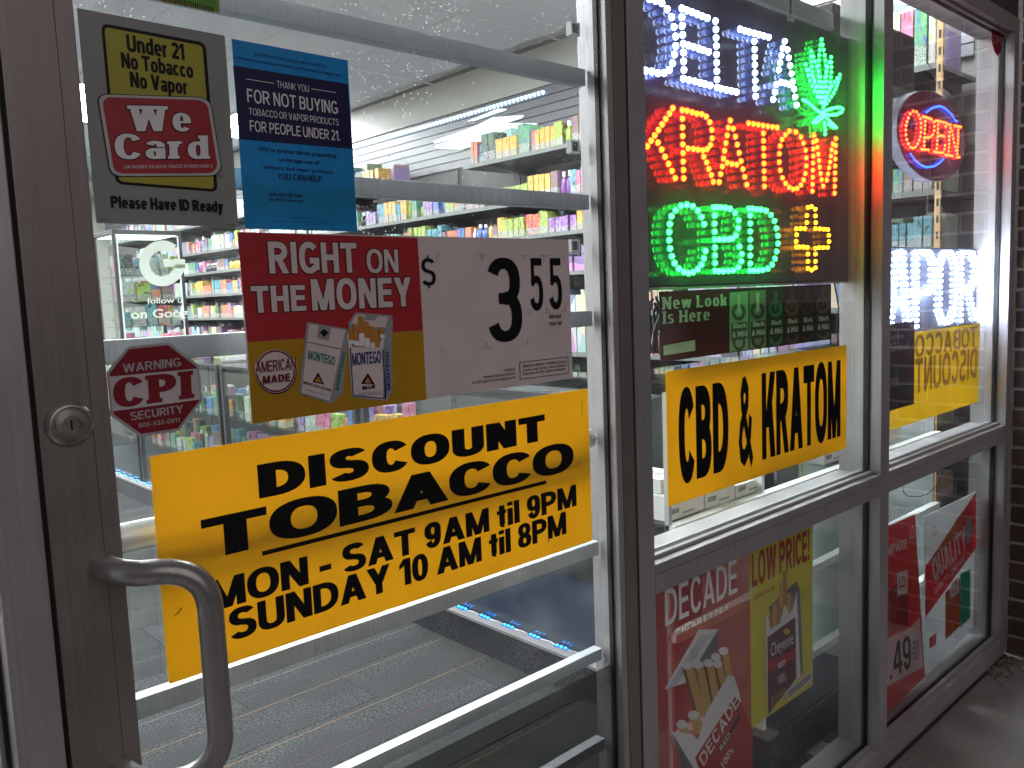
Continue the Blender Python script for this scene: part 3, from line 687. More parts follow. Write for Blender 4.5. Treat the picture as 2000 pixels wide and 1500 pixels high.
for (ra, ya), (rb, yb) in zip(prof, prof[1:]):
    for k in range(n):
        a0 = 2*math.pi*k/n; a1 = 2*math.pi*(k+1)/n
        lk.quad((cx+ra*math.cos(a0), ya, cz+ra*math.sin(a0)), (cx+ra*math.cos(a1), ya, cz+ra*math.sin(a1)), (cx+rb*math.cos(a1), yb, cz+rb*math.sin(a1)), (cx+rb*math.cos(a0), yb, cz+rb*math.sin(a0)))
lock = lk.build('lock_cylinder', solid('brushed_lock_steel', (0.42, 0.40, 0.38), 0.32, metal=0.9, var=0.2, scale=90), door, smooth=True)
box('keyhole', M_GASKET, lock, cx-.0009, cx+.0009, -0.0081, -0.0079, cz-.006, cz+.004)
# pull handle
def bez(p0, p1, p2, n=8): return [Vector(p0)*(1-t)**2+Vector(p1)*2*t*(1-t)+Vector(p2)*t*t for t in [i/n for i in range(n+1)]]
zt, zb, xs = 1.060, 0.834, 0.252
A = (xs, 0.001, zt); K1 = (xs+.002, -0.052, zt); B = (xs+.028, -0.066, zt); K2 = (xs+.075, -0.088, zt); Cc = (xs+.075, -0.088, zt-.047)
top = bez(A, K1, B) + bez(B, K2, Cc, 12)[1:]
bot = [Vector((p.x, p.y, zt+zb-p.z)) for p in reversed(top)]
hd = MB().tube(top+[Vector((xs+.075, -0.088, (zt+zb)/2))]+bot, 0.0132, 28).build('pull_handle', M_SATIN, door, smooth=True)
# ================================================================ POSTERS AND DECALS ON THE DOOR
YD = 0.0170
def sheet(name, label, corners, mat, Y, cat='poster', r=0.0, thick=0.0006, free=False, group=None):
    if free: w = [P(*c, Y) for c in corners]
    else:
        x0, x1, z0, z1 = rect_world(corners, Y); w = [Vector((x0, Y, z1)), Vector((x1, Y, z1)), Vector((x1, Y, z0)), Vector((x0, Y, z0))]
    c = sum(w, Vector())/len(w)
    t = thing(name, c, label, cat, group)
    if r: w = fillet(w, r)
    MB().prism(w, (0, thick, 0)).build('backing', mat, t); return t
INK = film('black_ink', (0.008, 0.008, 0.009), 0.0, 0.4, 0.02)
y1, y2, y3 = YD-0.0004, YD-0.0008, YD-0.0012

# --- age check poster
z = zoom(0, 0, 2.778)
PW = film('white_paper', (0.27, 0.285, 0.27), 0.05)
pY = film('poster_yellow', (0.40, 0.37, 0.04), 0.08)
pR = film('poster_red', (0.36, 0.025, 0.035), 0.04)
t = sheet('age_check_poster', 'white age check poster with yellow panel over red rounded emblem, upper left of the door', [z(420,40), z(1222,197), z(1293,1237), z(520,1205)], PW, YD)
shape('border', [z(548,124), z(1115,232), z(1182,1042), z(628,998)], INK, t, y1, 0.008)
shape('panel', [z(566,146), z(1098,248), z(1162,1026), z(645,984)], pY, t, y2, 0.005)
put_bold('Under 21', z(690,280), z(1002,325), z(688,186), INK, t, y2, t=.235, gap=.05)
put_bold('No Tobacco', z(660,368), z(1050,424), z(656,282), INK, t, y2, t=.235, gap=.05)
put_bold('No Vapor', z(708,474), z(1020,512), z(705,388), INK, t, y2, t=.235, gap=.05)
yy = YD-0.0016
em = [z(535,540), z(560,512), z(1100,530), z(1142,560), z(1200,915), z(1165,952), z(640,955), z(600,930)]
shape('emblem_edge', em, INK, t, yy, 0.006, grow=0.0012)
shape('emblem_edge', em, film('paper_white', (0.5, 0.5, 0.5), 0.06), t, yy-0.0004, 0.006)
shape('emblem', em, pR, t, yy-0.0008, 0.006, grow=-0.0042)
pWt = film('print_white', (0.78, 0.78, 0.80), 0.05)
yy -= 0.0012
put_bold('We', z(700,712), z(1040,712), z(688,572), pWt, t, yy, t=.25, gap=.10, free=True, outline=(0.0013, INK), slab=.06, hk=.62)
put_bold('Card', z(625,862), z(1140,862), z(618,726), pWt, t, yy, t=.24, gap=.05, free=True, outline=(0.0013, INK), slab=.05, hk=.62)

put_text('LAW PROHIBITS THE SALE OF TOBACCO TO PEOPLE UNDER 21', z(672,915), z(1152,908), z(672,897), pWt, t, yy, 0.0, free=True)
put_text('TM', z(1182,962), z(1210,964), z(1182,950), INK, t, y2, 0.0)
put_bold('Please Have ID Ready', z(603,1125), z(1212,1152), z(600,1062), INK, t, y2, t=.25, gap=.05)
put_text('A0112', z(538,1196), z(570,1197), z(538,1186), INK, t, y2, 0.0); put_text('M60208', z(1235,1224), z(1272,1226), z(1235,1213), INK, t, y2, 0.0)

# --- blue notice
pB = film('notice_blue', (0.010, 0.27, 0.52), 0.26); pN = film('notice_navy', (0.012, 0.012, 0.07), 0.06); INKB = film('navy_ink', (0.008, 0.012, 0.04), 0.0)
t = sheet('notice_poster', 'blue notice with a navy band thanking people for not buying for those under 21', [z(1250,210), z(1882,325), z(1943,1258), z(1337,1240)], pB, YD)
shape('navy_band', [z(1264,355), z(1888,456), z(1912,808), z(1303,755)], pN, t, y1)
for s, lb, rb, lt, w_, mt in [
    ('A primary way youth get access to', (1378,300), (1768,364), (1377,280), .012, INKB), ('tobacco products is from consumers of legal age.', (1288,322), (1855,414), (1287,302), .012, INKB),
    ('THANK YOU', (1502,475), (1676,500), (1498,437), .0, pWt), ('FOR NOT BUYING', (1342,556), (1833,618), (1337,480), .03, pWt), ('TOBACCO OR VAPOR PRODUCTS', (1350,620), (1838,685), (1346,584), .01, pWt),
    ('FOR PEOPLE UNDER 21.', (1356,710), (1844,765), (1352,652), .025, pWt), ("We're serious about preventing", (1402,816), (1825,860), (1401,790), .012, INKB), ('underage use of', (1514,876), (1733,892), (1513,850), .012, INKB),
    ('tobacco and vapor products.', (1428,915), (1815,942), (1427,890), .012, INKB), ('YOU CAN HELP.', (1507,972), (1753,988), (1505,938), .03, INKB), ('Scan the QR code', (1460,1060), (1643,1068), (1459,1040), .01, INKB),
    ('for FDA resources', (1462,1090), (1643,1097), (1461,1070), .01, INKB), ('THIS MESSAGE BROUGHT TO YOU BY', (1568,1184), (1722,1190), (1568,1175), .0, INKB),
    ('Philip Morris USA     U.S. Smokeless Tobacco Company     John Middleton Co.', (1480,1204), (1810,1213), (1480,1195), .0, INKB)]:
    if s.upper() == s: put_bold(s, z(*lb), z(*rb), z(*lt), mt, t, y1-0.0004, t=.115+w_*1.6, gap=.11)
    else: put_text(s, z(*lb), z(*rb), z(*lt), mt, t, y1-0.0004, w_)
line('rule', z(1335,428), z(1485,452), 0.0007, pWt, t, y2); line('rule', z(1690,482), z(1822,502), 0.0007, pWt, t, y2)

# --- price poster
z = zoom(440, 430, 2.778)
mW = film('price_white', (0.68, 0.59, 0.59), 0.035); mR = film('price_red', (0.42, 0.025, 0.035), 0.06); mY = film('price_yellow', (0.48, 0.26, 0.01), 0.10)
mG = film('print_grey', (0.30, 0.31, 0.32), 0.03); tan = film('print_tan', (0.50, 0.21, 0.05), 0.03); mGr = film('print_green', (0.02, 0.20, 0.15), 0.03); mBl = film('print_blue', (0.01, 0.03, 0.18), 0.03); mDr = film('print_maroon', (0.14, 0.01, 0.015), 0.03)
t = sheet('price_poster', 'wide red, yellow and white cigarette poster showing two packs and the price 3.55', [z(65,65), z(1862,105), z(1885,857), z(148,1105)], mW, YD)
shape('red_field', [z(65,65), z(1043,96), z(1073,597), z(121,662)], mR, t, y1)
shape('yellow_field', [z(121,663), z(1073,598), z(1092,973), z(148,1105)], mY, t, y1)
for s, lb, rb, lt, w_ in [('RIGHT', (240,290), (718,284), (229,116), .05), ('ON', (770,286), (940,284), (764,158), .035), ('THE', (145,503), (440,492), (135,358), .05), ('MONEY', (472,490), (1012,467), (470,320), .05)]:
    put_bold(s, z(*lb), z(*rb), z(*lt), mW, t, y1-0.0004, t=.225 if w_ > .04 else .19, gap=.09, outline=(0.0015, INK))
oval('seal', 275, 822, 112, 122, INK, t, y2-.0004, zz=z); oval('seal', 273, 819, 109, 118, mW, t, y2-.0008, zz=z); oval('ring', 273, 819, 106, 114, mDr, t, y2-.0012, ring=0.08, zz=z)
shape('seal_band', [z(160,778), z(385,752), z(386,806), z(162,836)], mW, t, y2-.0016)
put_bold('AMERICAN', z(163,830), z(383,805), z(162,770), mDr, t, y2-.002, t=.17, gap=.08, free=True); put_bold('MADE', z(203,888), z(352,872), z(202,846), mDr, t, y2-.002, t=.24, free=True)
yp = y2-.0004
shape('pack_side', [z(655,588), z(668,600), z(640,935), z(578,997), z(568,990)], mG, t, yp)
shape('pack_front', [z(443,552), z(660,590), z(573,995), z(398,940)], mG, t, yp-.0004)
shape('pack_front', [z(455,562), z(652,596), z(566,980), z(414,936)], mW, t, yp-.0008)
shape('hinge_line', [z(440,656), z(640,698), z(639,706), z(439,663)], mG, t, yp-.0012)
shape('emblem', [z(508,567), z(575,578), z(563,652), z(499,640)], mG, t, yp-.0012); shape('emblem', [z(538,590), z(562,612), z(534,634), z(514,608)], INK, t, yp-.0016)
put_bold('MONTEGO', z(448,752), z(594,788), z(450,704), mGr, t, yp-.0012, t=.19, gap=.10, free=True)
shape('mountain', [z(505,825), z(537,892), z(474,878)], INK, t, yp-.0012); shape('mountain', [z(505,845), z(525,884), z(486,874)], tan, t, yp-.0016)
put_text('MENTHOL SILVER', z(423,886), z(574,930), z(424,872), INK, t, yp-.0012, .02, free=True); put_text('AMERICAN MADE', z(432,925), z(556,958), z(433,914), mG, t, yp-.0012, 0, free=True)
put_bold('MONTEGO', z(612,930), z(652,725), z(596,915), mGr, t, yp-.0004, t=.19, gap=.10, free=True)
shape('pack_lid', [z(668,556), z(708,500), z(905,516), z(910,580), z(890,640), z(858,600), z(672,590)], mG, t, yp)
shape('pack_lid', [z(684,556), z(715,510), z(886,524), z(866,582), z(700,575)], mW, t, yp-.0004)
shape('emblem', [z(768,506), z(832,512), z(812,546), z(752,540)], mG, t, yp-.0008)
shape('pack_side', [z(860,610), z(906,590), z(908,930), z(876,980), z(856,968)], mG, t, yp-.0008)
shape('pack_front', [z(660,600), z(690,688), z(830,690), z(862,610), z(868,700), z(878,980), z(688,960)], mW, t, yp-.0008)
for (xa, xb, ya, yb, yc) in ((666,690,588,650,672),(692,718,562,655,682),(720,749,518,614,684),(752,778,548,640,688),(782,805,572,664,690),(808,832,596,690,690),(834,858,580,620,640)):
    shape('cigarette', [z(xa,ya), z(xb,ya+4), z(xb+6,yb), z(xa+5,yb)], tan, t, yp-.0012)
    if yc > yb: shape('cigarette', [z(xa+5,yb), z(xb+6,yb), z(xb+8,yc), z(xa+7,yc)], pWt, t, yp-.0012)
shape('pack_frame', [z(676,692), z(682,692), z(697,950), z(872,966), z(872,972), z(692,956)], mBl, t, yp-.0016); shape('pack_frame', [z(852,700), z(857,700), z(874,970), z(868,970)], mBl, t, yp-.0016)
put_bold('MONTEGO', z(690,778), z(846,783), z(689,722), mBl, t, yp-.0012, t=.19, gap=.10); put_text('BLUE', z(744,914), z(815,918), z(744,900), INK, t, yp-.0012, .05)
shape('mountain', [z(774,830), z(812,892), z(735,888)], INK, t, yp-.0012); shape('mountain', [z(774,850), z(793,886), z(756,884)], tan, t, yp-.0016)
put_text('AMERICAN MADE', z(712,948), z(846,956), z(712,938), mG, t, yp-.0012, 0); put_bold('MONTEGO', z(897,918), z(886,712), z(878,922), mBl, t, yp-.0012, t=.19, gap=.10, free=True)
for s, lb, rb, lt, w_ in [('3', (1432,655), (1615,652), (1428,210), .055), ('5', (1657,487), (1727,486), (1655,206), .04), ('5', (1761,480), (1829,480), (1758,206), .04), ('PER PACK', (1757,535), (1822,531), (1757,516), .02), ('PLUS TAX', (1759,571), (1824,568), (1759,553), .02),
    ('CIGARETTES', (1512,822), (1572,817), (1512,807), 0), ('WARNING: SMOKING IS ADDICTIVE', (1398,860), (1572,838), (1398,845), 0), ('4A \u00a9 2023 Liggett Group www.liggettgroup.com', (1338,887), (1572,860), (1338,872), 0),
    ("SURGEON GENERAL'S WARNING: Smoking", (1615,800), (1848,772), (1615,784), .0), ('Causes Lung Cancer, Heart Disease,', (1615,820), (1848,792), (1615,804), .0), ('Emphysema, And May Complicate Pregnancy.', (1615,841), (1848,812), (1615,825), .0)]:
    if w_ >= .02: put_bold(s, z(*lb), z(*rb), z(*lt), INK, t, y1, t={'3': .175, '5': .165}.get(s, .2), gap=.08)
    else: put_text(s, z(*lb), z(*rb), z(*lt), INK, t, y1, w_)
put_bold('$', z(1070,372), z(1144,370), z(1067,190), INK, t, y1, t=.15)
bb = [z(1598,772), z(1860,742), z(1862,830), z(1601,863)]
for a, b in zip(bb, bb[1:]+bb[:1]): line('rule', a, b, 0.0009, INK, t, y2)
for cx_, cy_, sx_, sy_ in ((1147,187,1,1),(1390,187,-1,1),(1398,187,1,1),(1620,189,-1,1),(1632,191,1,1),(1728,191,-1,1),(1740,191,1,1),(1838,192,-1,1),(1175,715,1,-1),(1412,694,-1,-1),(1424,692,1,-1),(1640,672,-1,-1),(1643,508,1,-1),(1742,503,-1,-1),(1748,502,1,-1),(1846,496,-1,-1)):
    line('corner_mark', z(cx_,cy_), z(cx_+22*sx_,cy_), 0.0006, mG, t, y2); line('corner_mark', z(cx_,cy_), z(cx_,cy_+30*sy_), 0.0006, mG, t, y2)

# --- opening hours sign
z = zoom(280, 750, 2.222)
sY = film('sign_yellow', (0.80, 0.535, 0.045), 0.52, gloss=0.03, mottled=0.03)
t = sheet('opening_hours_sign', 'large yellow sign with bold black lettering and opening hours, low on the door', [(292,890), (1147,760), (1158,1055), (330,1337)], sY, YD, 'sign', 0.003)
put_bold('DISCOUNT', z(502,493), z(1745,246), z(490,352), M_BLACK, t, y1+.0004, t=.285, gap=.06)
put_bold('TOBACCO', z(262,768), z(1868,368), z(262,588), M_BLACK, t, y1+.0004, t=.25, gap=.02)
shape('rule', [z(515,727), z(1748,418), z(1749,433), z(517,746)], M_BLACK, t, y1)
put_bold('MON - SAT 9AM til 9PM', z(285,993), z(1880,527), z(272,862), M_BLACK, t, y1+.0004, t=.23, gap=.045)
put_bold('SUNDAY 10 AM til 8PM', z(378,1112), z(1836,652), z(375,982), M_BLACK, t, y1+.0004, t=.23, gap=.045)

sc_ = film('scuff_brown', (0.16, 0.09, 0.03), 0.0)
line('scuff', (341,1204), (356,1187), 0.0012, sc_, t, y1); line('scuff', (349,1200), (352,1186), 0.0006, sc_, t, y1); line('scuff', (1070,1056), (1073,1058), 0.0018, sc_, t, y1)
line('scuff', (303,964), (309,963), 0.0014, mW, t, y1); line('scuff', (296,891), (308,890), 0.0012, mW, t, y1); line('scuff', (1136,785), (1137,812), 0.0004, sc_, t, y1); line('scuff', (820,1010), (905,992), 0.0004, film('scuff_pale', (0.7, 0.55, 0.2), 0.3), t, y1)
# --- octagonal alarm decal
z = zoom(0, 400, 3.0)
gE = film('decal_grey', (0.42, 0.40, 0.41), 0.05); dR = film('decal_red', (0.22, 0.012, 0.022), 0.03)
oc = [z(745,830), z(990,805), z(1165,940), z(1186,1150), z(1050,1325), z(820,1360), z(650,1238), z(625,980)]
w = [P(*p, YD) for p in oc]
t = thing('alarm_decal', sum(w, Vector())/8, 'dark red octagonal alarm company decal beside the door lock', 'sticker')
MB().prism(w, (0, .0005, 0)).build('backing', gE, t)
shape('red_field', oc, dR, t, y1, grow=-0.0035)
shape('name_band', [z(637,1008), z(1155,960), z(1172,1140), z(660,1210)], film('decal_white', (0.6, 0.56, 0.58), 0.05), t, y2)
put_bold('CPI', z(668,1192), z(1138,1130), z(658,1022), dR, t, y3+.0002, t=.27, gap=.03, free=True, slab=.06, hk=.7)
put_bold('WARNING', z(722,985), z(1060,945), z(718,933), gE, t, y2, t=.18, gap=.09, free=True); put_bold('SECURITY', z(766,1264), z(1074,1217), z(762,1216), gE, t, y2, t=.18, gap=.09, free=True)
put_bold('800-532-0911', z(812,1306), z(1052,1272), z(810,1280), gE, t, y2, t=.17, gap=.10, free=True); put_text('cpisecurity.com', z(862,1320), z(1008,1298), z(861,1306), dR if 0 else mR, t, y2, .0, free=True)
for a, b, c, d in (((662,1022),(690,1018),(662,1042),(0,0)),):
    pass

# --- scraped off decal remains: G and words
rem = film('scraped_film', (0.62, 0.68, 0.60), 0.55, mottled=0.1)
t = thing('scraped_decal', P(*z(950,340), YD), 'scraped remains of a pale follow us decal with a big letter G', 'decal')
mb = MB()
def gp(a, r): return P(*z(950+r*math.cos(a), 343-r*math.sin(a)), YD)
angs = [math.radians(a) for a in range(52, 362, 6)]
for k in range(len(angs)-1):
    a0, a1 = angs[k], angs[k+1]; q = lambda a: 0.004*random.random()
    mb.quad(gp(a0, 134), gp(a1, 134), gp(a1, 74+random.uniform(-3, 4)), gp(a0, 74+random.uniform(-3, 4)))
mb.build('letter', rem, t)
MB().poly([P(*q_, YD-.0003) for q_ in [z(955,318), z(990,316), z(1000,322), z(1030,316), z(1086,320), z(1084,345), z(1086,370), z(1030,372), z(1010,362), z(962,366)]]).build('letter', rem, t)
put_text('follow u', z(862,580), z(1066,574), z(860,545), rem, t, YD, .012, free=True); put_text('on Goog', z(768,668), z(1100,656), z(766,612), rem, t, YD, .014, free=True)

# --- green poster cut by the top of the picture
z = zoom(0, 0, 2.778)
t = sheet('green_poster', 'lower edge of a dark green and yellow poster at the very top of the door', [z(835,-260), z(1180,-185), z(1189,75), z(843,-8)], film('poster_olive', (0.34, 0.36, 0.06), 0.3), YD)
shape('green_field', [z(850,-250), z(1165,-180), z(1176,56), z(858,-22)], film('poster_green', (0.16, 0.42, 0.05), 0.4), t, y1)
for k in range(24):
    x = 880+k*12; line('pinstripe', z(x,-30+k*3), z(x+2,10+k*2.5), 0.0009, INK, t, y2)

# ================================================================ POSTERS IN THE MIDDLE WINDOW
z = zoom(1250, 540, 2.778); YW = 0.0338
t = sheet('yellow_sign', 'yellow sign reading CBD & KRATOM on the middle window below the LED board', [z(138,520), z(1120,368), z(1120,930), z(155,1250)], sY, YW, 'sign', 0.002)
put_bold('CBD', z(213,1112), z(481,1062), z(211,613), M_BLACK, t, YW, t=.27, gap=.07); put_bold('&', z(536,1022), z(614,1010), z(536,548), M_BLACK, t, YW, t=.20); put_bold('KRATOM', z(662,996), z(1086,865), z(659,526), M_BLACK, t, YW, t=.25, gap=.045)
YI = 0.0450   # inner face of the glass
bR = film('cigar_maroon', (0.075, 0.012, 0.018), 0.02); bK = film('cigar_dark', (0.018, 0.018, 0.02), 0.02); bP = film('cigar_cream', (0.45, 0.55, 0.45), 0.03)
YI_ = YI; YI = 0.080
t = sheet('cigar_poster', 'dark maroon poster with a row of cigar packs under the LED board', [z(103,85), z(1035,40), z(1038,340), z(112,465)], bR, YI)
shape('dark_field', [z(484,66), z(1034,41), z(1037,339), z(493,412)], bK, t, YI-.0004)
def slab_text(s, lb, rb, lt, mat, par, Y, w=.06):
    put_bold(s, lb, rb, lt, mat, par, Y, t=.23, gap=.08, slab=.06, hk=.65)
slab_text('New Look', z(118,180), z(470,158), z(114,112), bP, t, YI); slab_text('Is Here', z(121,258), z(377,236), z(118,190), bP, t, YI)
shape('warning_label', [z(128,376), z(299,344), z(300,402), z(129,429)], bP, t, YI-.0004)
for k, s in enumerate(('SURGEON GENERAL WARNING', 'Cigar Smoking Can Cause Cancers', 'and Heart Disease')): put_text(s, z(145,383+k*15), z(265-(k == 2)*45,361+k*15), z(145,376+k*15), INK, t, YI-.0004, 0)
cols = [(0.25,0.42,0.30),(0.18,0.26,0.16),(0.05,0.16,0.09),(0.12,0.07,0.04),(0.06,0.03,0.03),(0.10,0.09,0.07)]
for k, (xa, xb) in enumerate(((487,588),(595,684),(694,779),(786,864),(870,946),(952,1033))):
    yt = lambda x: 88-(x-487)*.086; ybm = lambda x: 410-(x-487)*.13
    mk = film('cigar_pack_%d' % k, cols[k], 0.03); dk = film('cigar_pack_dark_%d' % k, tuple(c*.25 for c in cols[k]), 0.02)
    shape('pack', [z(xa,yt(xa)), z(xb,yt(xb)), z(xb,ybm(xb)), z(xa,ybm(xa))], mk if k < 2 else dk, t, YI-.0008)
    cxk = (xa+xb)/2; cyk = yt(cxk)+105
    oval('swirl', cxk-2, cyk+5, 38, 46, dk if k < 2 else mk, t, YI-.0012, ring=0.45, zz=z); oval('swirl', cxk, ybm(cxk)-45, 34, 44, dk if k < 2 else mk, t, YI-.0012, ring=0.4, zz=z)
    shape('stem', [z(cxk-8,yt(cxk)+14), z(cxk+8,yt(cxk)+12), z(cxk+8,cyk+10), z(cxk-8,cyk+12)], bP if k < 2 else mk, t, YI-.0014)
    shape('name_field', [z(xa+8,yt(xa)+165), z(xb-4,yt(xb)+165), z(xb-4,yt(xb)+258), z(xa+8,yt(xa)+262)], dk, t, YI-.0017)
    put_text('Black', z(xa+18,yt(xa)+196), z(xb-8,yt(xb)+194), z(xa+18,yt(xa)+166), bP, t, YI-.0019, .03); put_text('& Mild', z(xa+12,yt(xa)+248), z(xb-8,yt(xb)+240), z(xa+12,yt(xa)+210), bP, t, YI-.0019, .03)

YI = YI_
# --- cigarette film in the lower pane
z = zoom(1240, 1000, 3.0)
dF = perforated('maroon_perforated_film', (0.40, 0.022, 0.032), 0.05, 0.0026); dWm = film('film_white', (0.80, 0.79, 0.82), 0.12); dT = film('film_tan', (0.62, 0.38, 0.12), 0.08); dTd = film('film_tan_dark', (0.16, 0.08, 0.03), 0.03); dRd = film('film_red', (0.40, 0.02, 0.03), 0.03); dG = film('film_grey', (0.16, 0.16, 0.18), 0.03)
x0 = P(*z(120,700), YI).x; x1 = P(*z(678,700), YI).x; zt_ = 0.762; zb_ = 0.075
x0 = 1.1845
t = thing('cigarette_film', ((x0+x1)/2, YI, 0.4), 'maroon see-through cigarette film with an open pack, lower left of the middle window', 'poster')
MB().box(x0, x1, YI, YI+.0001, zb_, zt_).build('backing', dF, t)
ya, yb, yc = YI-.0004, YI-.0008, YI-.0012
put_bold('DECADE', z(178,680), z(598,462), z(168,460), dWm, t, ya+.0004, t=.16, gap=.13); put_bold('CIGARETTES', z(240,722), z(546,572), z(238,692), dWm, t, ya+.0004, t=.14, gap=.42)
shape('pack_lid', [z(175,1040), z(375,690), z(488,686), z(300,1000)], dWm, t, ya); shape('pack_lid', [z(488,686), z(488,792), z(330,1090), z(300,1000)], dG, t, ya)
for k in range(5): line('fine_line', z(188+k*9,1040-k*2), z(395+k*12,720), 0.0008, dG, t, yb)
oval('roundel', 350, 830, 16, 30, dG, t, yb, ring=.12, zz=z)
for k, (tx, ty, bx, by, rw) in enumerate(((520,815,548,990,27),(475,850,505,1010,27),(485,890,520,1040,27),(430,885,475,1130,29),(370,895,425,1170,31),(308,900,390,1200,33))):
    Y_ = ya-.0002*k-.0004
    shape('cigarette', [z(tx-rw,ty), z(tx+rw,ty), z(bx+rw,by), z(bx-rw,by)], dT, t, Y_); shape('cigarette', [z(tx-rw,ty), z(tx-rw+16,ty), z(bx-rw+16,by), z(bx-rw,by)], dTd, t, Y_-.0001)
    oval('cigarette', tx, ty, rw, 24, dWm, t, Y_-.00015, zz=z)
for tx, ty, bx, by, rw in ((275,1245,300,1310,30),(345,1190,385,1300,34)):
    shape('cigarette', [z(tx-rw,ty), z(tx+rw,ty), z(bx+rw,by), z(bx-rw,by)], dT, t, ya-.0016); oval('cigarette', tx, ty, rw, 26, dWm, t, ya-.0017, zz=z)
shape('pack_front', [z(215,1290), z(335,1300), z(370,1335), z(420,1170), z(545,960), z(580,960), z(610,1050), z(690,1400), z(690,1560), z(340,1560)], dWm, t, ya-.0018)
shape('pack_side', [z(215,1290), z(240,1330), z(380,1560), z(300,1560)], dG, t, ya-.0020)
shape('red_band', [z(352,1440), z(585,1080), z(625,1120), z(690,1280), z(690,1560), z(400,1560)], dRd, t, ya-.0020)
put_bold('DECADE', z(402,1492), z(612,1120), z(372,1438), dWm, t, ya-.0020, t=.17, gap=.14, free=True)
shape('black_band', [z(490,1395), z(612,1185), z(618,1205), z(500,1410)], INK, t, ya-.0022); put_text('RED', z(505,1400), z(560,1305), z(494,1380), dWm, t, ya-.0022, .01, free=True)
put_text("100's", z(520,1500), z(578,1400), z(500,1470), dWm, t, ya-.0022, .01, free=True)

yl = film('film_yellow', (0.66, 0.60, 0.06), 0.2); yr = film('film_brick_red', (0.38, 0.05, 0.03), 0.03)
x0 = x1+.0002; x1 = P(*z(1042,600), YI).x; zt_ = 0.76; zb_ = P(*z(1046,1012), YI).z
t = thing('low_price_poster', ((x0+x1)/2, YI, 0.4), 'yellow LOW PRICE! cigarette poster with one white and maroon pack in the middle window', 'poster')
MB().box(x0, x1, YI, YI+.0005, zb_, zt_).build('backing', yl, t)
put_bold('LOW PRICE!', z(684,447), z(1022,278), z(676,252), yr, t, ya+.0004, t=.22, gap=.09); put_text('CHEYENNECIGS.COM', z(690,516), z(818,458), z(689,492), yr, t, ya+.0004, .01)
shape('pack_lid', [z(785,560), z(945,405), z(968,450), z(960,560), z(800,620)], dG, t, ya)
for k, (xa, xb, y0_, y1_) in enumerate(((782,805,610,680),(806,832,545,670),(833,862,500,660),(848,870,410,560),(868,892,345,560),(893,915,480,590),(912,930,500,580))):
    shape('cigarette', [z(xa,y0_), z(xb,y0_-8), z(xb,y1_), z(xa,y1_)], dT if k % 2 else film('film_tan_light', (0.42, 0.22, 0.07), .03), t, yb-.0001*k)
Y_ = yb-.0012
shape('pack_front', [z(768,600), z(782,612), z(796,690), z(850,650), z(872,560), z(885,545), z(900,600), z(925,575), z(948,465), z(960,500), z(975,960), z(945,985), z(780,1195), z(772,1000)], dWm, t, Y_)
shape('pack_side', [z(948,462), z(968,455), z(985,940), z(972,965)], dG, t, Y_-.0003)
shape('label', [z(777,735), z(940,615), z(946,975), z(782,1190)], film('label_maroon', (0.10, 0.015, 0.025), .03), t, Y_-.0004)
oval('sun', 890, 700, 20, 18, dT, t, Y_-.0006, zz=z)
shape('label_band', [z(779,880), z(943,800), z(945,850), z(780,945)], dRd, t, Y_-.0006)
for s, lb, rb, lt, w_ in (('Cheyenne', (796,848), (928,772), (790,772), .0), ('RED', (838,918), (882,895), (838,885), .02), ("100's", (838,1015), (885,985), (838,958), .0), ('20 CLASS A', (795,1110), (886,1060), (795,1082), .0), ('CIGARETTES', (797,1155), (888,1100), (797,1125), .0)):
    put_text(s, z(*lb), z(*rb), z(*lt), dWm if s[0] in 'CR1' and s != 'CIGARETTES' else dT, t, Y_-.0006, w_)
lb_ = sheet
shape('warning_label', [z(893,1048), z(1036,932), z(1037,982), z(895,1105)], dWm, t, Y_-.0008); shape('warning_label', [z(898,1052), z(1032,941), z(1033,976), z(900,1095)], film('label_ink', (0.2, 0.2, 0.22), .02), t, Y_-.001)
for k in range(3): put_text(("SURGEON GENERAL'S WARNING: Smoking", 'By Pregnant Women May Result in Fetal', 'Injury, Premature Birth')[k], z(903,1064+k*13), z(1029,960+k*13), z(903,1056+k*13), dWm, t, Y_-.001, 0, free=True)

# ================================================================ POSTERS IN THE RIGHT HAND WINDOW
z = zoom(1600, 280, 2.5)
kB = film('menthol_dark', (0.045, 0.028, 0.06), 0.02); kT = film('menthol_teal', (0.02, 0.05, 0.06), .02); kW = film('menthol_grey', (0.34, 0.30, 0.38), .02)
t = sheet('menthol_poster', 'dark purple menthol poster at the left of the right hand window', [z(290,885), z(465,868), z(465,1265), z(290,1330)], kB, YI)
shape('teal_field', [z(330,1060), z(420,1060), z(450,1180), z(400,1240), z(340,1200)], kT, t, YI-.0003, 0.01)
for s, lb, rb, lt in (('Sense', (335,962), (410,950), (335,930)), ('in', (350,985), (375,980), (350,965)), ('Menthol', (330,1015), (435,1012), (330,985)), ('KOOL', (330,1192), (393,1186), (330,1150))):
    put_text(s, z(*lb), z(*rb), z(*lt), kW, t, YI-.0004, .0)
# the yellow sign seen from behind, deeper in
YM = 0.075; z = zoom(1720, 470, 3.846)
bY = film('backlit_yellow', (0.85, 0.64, 0.04), 0.8); bI = film('backlit_ink', (0.34, 0.24, 0.06), 0.5)
t = sheet('reversed_yellow_sign', 'yellow tobacco sign seen from behind with its letters reversed, in the right hand window', [z(75,715), z(745,622), z(737,1212), z(75,1420)], bY, YM, 'sign')
put_bold('TOBACCO', z(255,880), z(718,900), z(255,715), bI, t, YM, t=.2, mirror=True); put_bold('DISCOUNT', z(255,1150), z(718,1120), z(255,890), bI, t, YM, t=.2, mirror=True)
